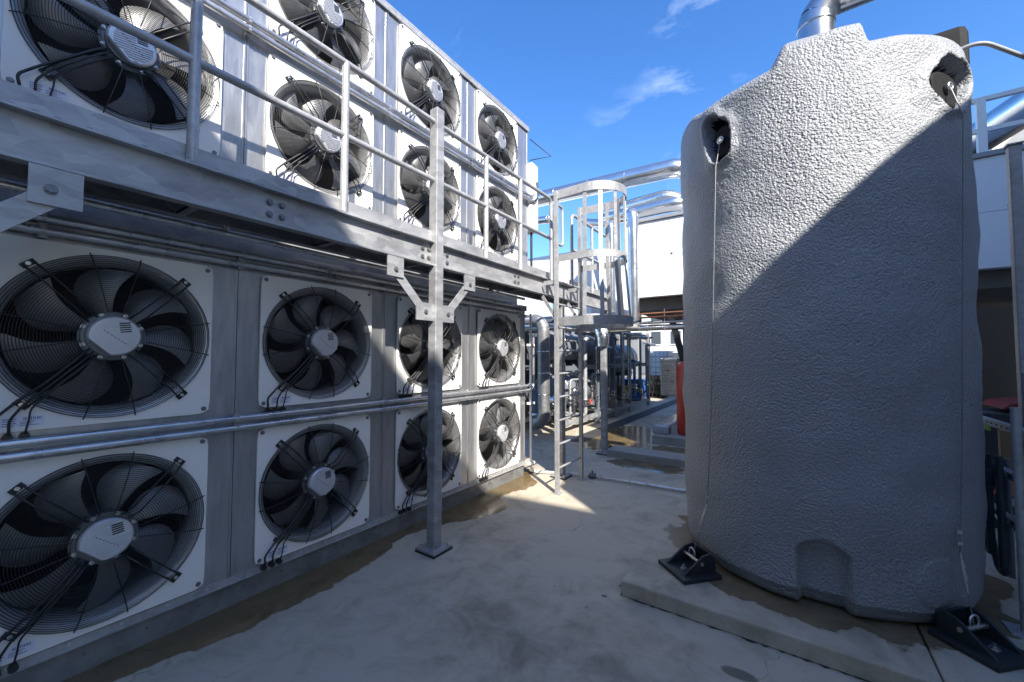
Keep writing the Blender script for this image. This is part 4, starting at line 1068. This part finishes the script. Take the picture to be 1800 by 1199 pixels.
for i in range(9):
    q = MB(); y = 6.45 + i * 0.86; q.box(-5.148, -5.13, y, y + 0.8, 0.25, 2.5); q.build('panel', M['bluegrey_dark'], t, 0.006)
t = thing('pipe_bundle', 'bundle of dark overhead pipes crossing the passage under the walkway end', 'pipes', (-3.6, 7.3, 2.3))
for i in range(7):
    q = MB(); y = 6.75 + 0.21 * i; z = 2.22 + 0.09 * (i % 3); r = (0.03, 0.05, 0.04, 0.065, 0.03, 0.045, 0.06)[i]
    q.tube(fillet([(-5.6, y, z), (-3.2 + 0.1 * i, y, z), (-3.2 + 0.1 * i, y + 1.1, z + 0.02)], 0.15), r, 12); q.build('tube', M[('clad', 'bluegrey_dark', 'galv', 'duct', 'copper', 'bluegrey_dark', 'galv')[i]], t)
t = thing('compressor', 'dark compressor body with flanges on the skid behind the ladder', 'compressor', (-4.0, 7.0, 0.3))
q = MB(); q.lathe([(0, 0.3), (0.20, 0.3), (0.22, 0.34), (0.22, 0.62), (0.19, 0.68), (0.19, 0.86), (0.12, 0.98), (0, 1.0)], 'Z', 24, (-4.15, 7.0, 0)); q.build('body', M['bluegrey_dark'], t)
q = MB(); q.lathe([(0.22, 0.44), (0.26, 0.44), (0.26, 0.49), (0.22, 0.49)], 'Z', 24, (-4.15, 7.0, 0)); q.cyl((-4.15, 7.0, 0.75), (-3.80, 7.0, 0.75), 0.07, 14); q.cyl((-3.82, 7.0, 0.75), (-3.79, 7.0, 0.75), 0.11, 16); q.build('flange', M['stain'], t)
# grey cabinet, bins, tote, far building
t = thing('grey_cabinet', 'grey switch cabinet at the far end of the passage', 'cabinet', (-5.2, 15.6, 0))
q = MB(); q.box(-6.0, -4.62, 15.0, 16.6, 0.70, 2.35); q.build('body', M['greypaint'], t, 0.01)
q = MB(); q.box(-6.08, -4.55, 14.92, 16.7, 2.352, 2.42); q.build('roof', M['darkwall'], t)
q = MB(); q.box(-4.60, -4.585, 15.3, 16.3, 0.95, 2.2); q.build('door', M['bluegrey_steel'], t)
q = MB(); q.box(-5.35, -5.15, 14.985, 14.998, 1.85, 2.0); q.box(-5.2, -5.05, 14.985, 14.998, 1.35, 1.5); q.build('vent', M['black'], t)
q = MB()
for x in (-5.9, -4.75):
    for y in (15.1, 16.4): q.box(x, x + 0.1, y, y + 0.1, 0, 0.70)
q.build('leg', M['greypaint'], t)
t = thing('blue_bin', 'blue plastic bin under the grey cabinet at the passage end', 'bin', (-4.55, 14.6, 0))
q = MB(); q.prism([(-4.95, 14.3, 0.02), (-4.35, 14.3, 0.02), (-4.28, 14.3, 0.75), (-5.02, 14.3, 0.75)], (0, 0.6, 0)); q.build('tub', M['blue'], t, 0.02)
q = MB(); q.box(-5.06, -4.24, 14.26, 14.94, 0.751, 0.80); q.build('rim', M['blue'], t, 0.01)
for (x, y, h, lab) in ((-4.62, 13.4, 0.62, 'taller yellow bucket in front of the blue bin'), (-4.1, 17.6, 0.36, 'low yellow tray far down the passage by the dark crates')):
    t = thing('yellow_bucket', lab, 'bucket', (x, y, 0))
    q = MB(); r = 0.19 if h > 0.5 else 0.36
    q.lathe([(0, 0.01), (r * 0.82, 0.01), (r * 0.86, 0.04), (r, h), (r * 0.95, h), (r * 0.8, 0.06), (0, 0.06)], 'Z', 24, (x, y, 0)); q.build('body', M['yellow'], t)
    q = MB(); q.lathe([(r, h - 0.06), (r * 1.07, h - 0.05), (r * 1.07, h - 0.01), (r, h)], 'Z', 24, (x, y, 0)); q.build('rim', M['yellow'], t)
t = thing('crate_stack', 'dark plastic crates piled behind the blue bin', 'crates', (-4.3, 16.4, 0))
for i in range(4):
    q = MB(); z = 0.02 + i * 0.22; o_ = 0.05 * (-1) ** i
    q.box(-4.75 + o_, -4.0 + o_, 16.0, 16.6, z, z + 0.035)
    for k in range(6): q.box(-4.75 + o_ + k * 0.145, -4.72 + o_ + k * 0.145, 16.0, 16.6, z + 0.035, z + 0.17)
    q.box(-4.75 + o_, -4.0 + o_, 16.0, 16.6, z + 0.17, z + 0.20); q.build('crate', M['black'], t)
t = thing('liquid_tote', 'white bulk liquid container in a wire cage at the far end', 'container', (-5.0, 19.5, 0))
q = MB(); q.box(-5.55, -4.55, 19.0, 20.2, 0.72, 1.85); q.build('bottle', M['cream'], t, 0.06)
q = MB(); q.box(-5.6, -4.5, 18.95, 20.25, 0.50, 0.62); q.build('pallet', M['black'], t)
for i in range(6):
    q = MB(); z = 0.66 + i * 0.24; q.tube([(-5.6, 18.95, z), (-4.5, 18.95, z), (-4.5, 20.25, z)], 0.018, 6); q.build('cage_tube', M['galv'], t)
for i in range(7):
    q = MB(); x = -5.6 + i * 1.1 / 6; q.cyl((x, 18.95, 0.62), (x, 18.95, 1.88), 0.018, 6); q.build('cage_tube', M['galv'], t)
# stainless cabinet, red cylinder on the plinth
q = MB(); q.box(-2.45, -1.10, 6.2, 6.62, -0.02, 0.11); struct(q.build('plinth', M['plinth'], None, 0.012))
q = MB(); q.box(-2.10, 2.5, 7.55, 9.6, -0.02, 0.16); struct(q.build('plinth', M['plinth'], None, 0.012))
q = MB(); q.box(-3.55, -3.20, 6.9, 26, -0.02, 0.005); struct(q.build('drain_channel', M['darkwall']))
t = thing('stainless_cabinet', 'stainless steel control cabinet beside the red cylinder', 'cabinet', (-2.1, 8.9, 0.16))
q = MB(); q.box(-2.20, -1.86, 8.62, 8.95, 0.80, 1.58); q.build('body', M['stain'], t, 0.008)
q = MB(); q.box(-2.18, -1.88, 8.60, 8.62, 0.83, 1.55); q.build('door', M['stain'], t, 0.004)
q = MB(); q.box(-1.84, -1.75, 8.62, 8.70, 0.16, 1.35); q.build('support_channel', M['whiteclad'], t)
q = MB(); q.cyl((-2.05, 8.58, 1.32), (-2.05, 8.60, 1.32), 0.02, 12); q.cyl((-1.96, 8.57, 1.1), (-1.96, 8.60, 1.1), 0.015, 10); q.build('knob', M['red'], t)
t = thing('red_cylinder', 'tall red cylinder on the wet plinth at the left edge of the tank', 'cylinder', (-1.55, 8.0, 0.16))
q = MB(); q.lathe([(0, 0.16), (0.18, 0.16), (0.20, 0.19), (0.20, 1.40), (0.185, 1.46), (0.12, 1.51), (0.05, 1.53), (0, 1.53)], 'Z', 28, (-1.55, 8.0, 0)); q.build('shell', M['red'], t)
q = MB(); q.cyl((-1.55, 8.0, 1.52), (-1.55, 8.0, 1.60), 0.035, 12); q.cyl((-1.55, 8.0, 1.60), (-1.55, 8.0, 2.3), 0.015, 8); q.build('valve', M['red'], t)
q = MB(); q.box(-2.15, -1.85, 7.75, 8.0, 0.16, 0.30)
tag(q.build('pump_block', M['greypaint'], None, 0.02), 'small grey block on the plinth in front of the stainless cabinet', 'pump')
tag(MB().tube(fillet([(-1.95, 7.9, 0.30), (-1.80, 8.1, 0.32), (-1.76, 8.4, 0.55), (-1.78, 8.58, 0.9)], 0.1), 0.022, 8).build('white_hose', M['whiteclad']), 'white hose rising from the plinth to the stainless cabinet', 'hose')
# far building, and a block added to shade the passage
t = thing('far_building', 'pale sunlit building with dark windows at the end of the passage', 'building', (-9, 34, 0))
q = MB(); q.box(-24, 2, 34, 44, 0, 6.0); q.build('wall', M['facade'], t)
for r_ in range(3):
    for i in range(16):
        x = -23.3 + i * 1.55; z = 0.9 + r_ * 1.75
        q = MB(); q.box(x, x + 0.75, 33.95, 34.0 - 0.004, z, z + 1.05); w_ = q.build('window', M['glass'], t)
        q = MB(); q.box(x - 0.05, x + 0.80, 33.90, 33.95, z - 0.07, z); o_ = q.build('sill', M['facade'], w_); o_.location = (0, 0, 0)
q = MB(); q.box(-24.2, 2.2, 33.8, 44.2, 6.0, 6.25); q.build('roof', M['greypaint'], t)
q = MB(); q.box(-0.6, 8.5, 13.2, 27.0, 0, 6.2)  # mostly hidden block, added so its shadow covers the far passage
tag(q.build('passage_shade_block', M['darkwall']), 'dark block added behind the white plant unit to shade the passage', 'building')
# right upper background: white guard rail, big duct and roof
t = thing('guard_rail', 'white guard rail on the roof behind the tank, upper right', 'railing', (2.4, 8.4, 4.37))
for x in (2.30, 3.4):
    q = MB(); q.box(x, x + 0.09, 8.36, 8.44, 4.37, 5.30); q.build('rail_post', M['white'], t)
for z in (5.25, 4.80):
    q = MB(); q.box(2.2, 5.0, 8.37, 8.43, z, z + 0.06); q.build('rail', M['white'], t)
bigpipe('fat silver clad pipe rising behind the white guard rail on the right', [(2.0, 13.0, 5.4), (4.2, 9.6, 6.2)], 0.30, 0.3)
t = thing('sloping_roof', 'dark pitched roof edge at the upper right behind the pipe', 'roof', (4, 14, 0))
q = MB(); q.prism([(4.0, 13.6, 6.3), (5.9, 13.6, 8.6), (8.0, 13.6, 8.6), (8.0, 13.6, 6.3)], (0, 6, 0)); q.build('cladding', M['greypaint'], t)
q = MB(); q.bar((3.9, 13.5, 6.25), (5.95, 13.5, 8.75), 0.25, 0.16, (0, 0, 1)); q.build('verge', M['whiteclad'], t)
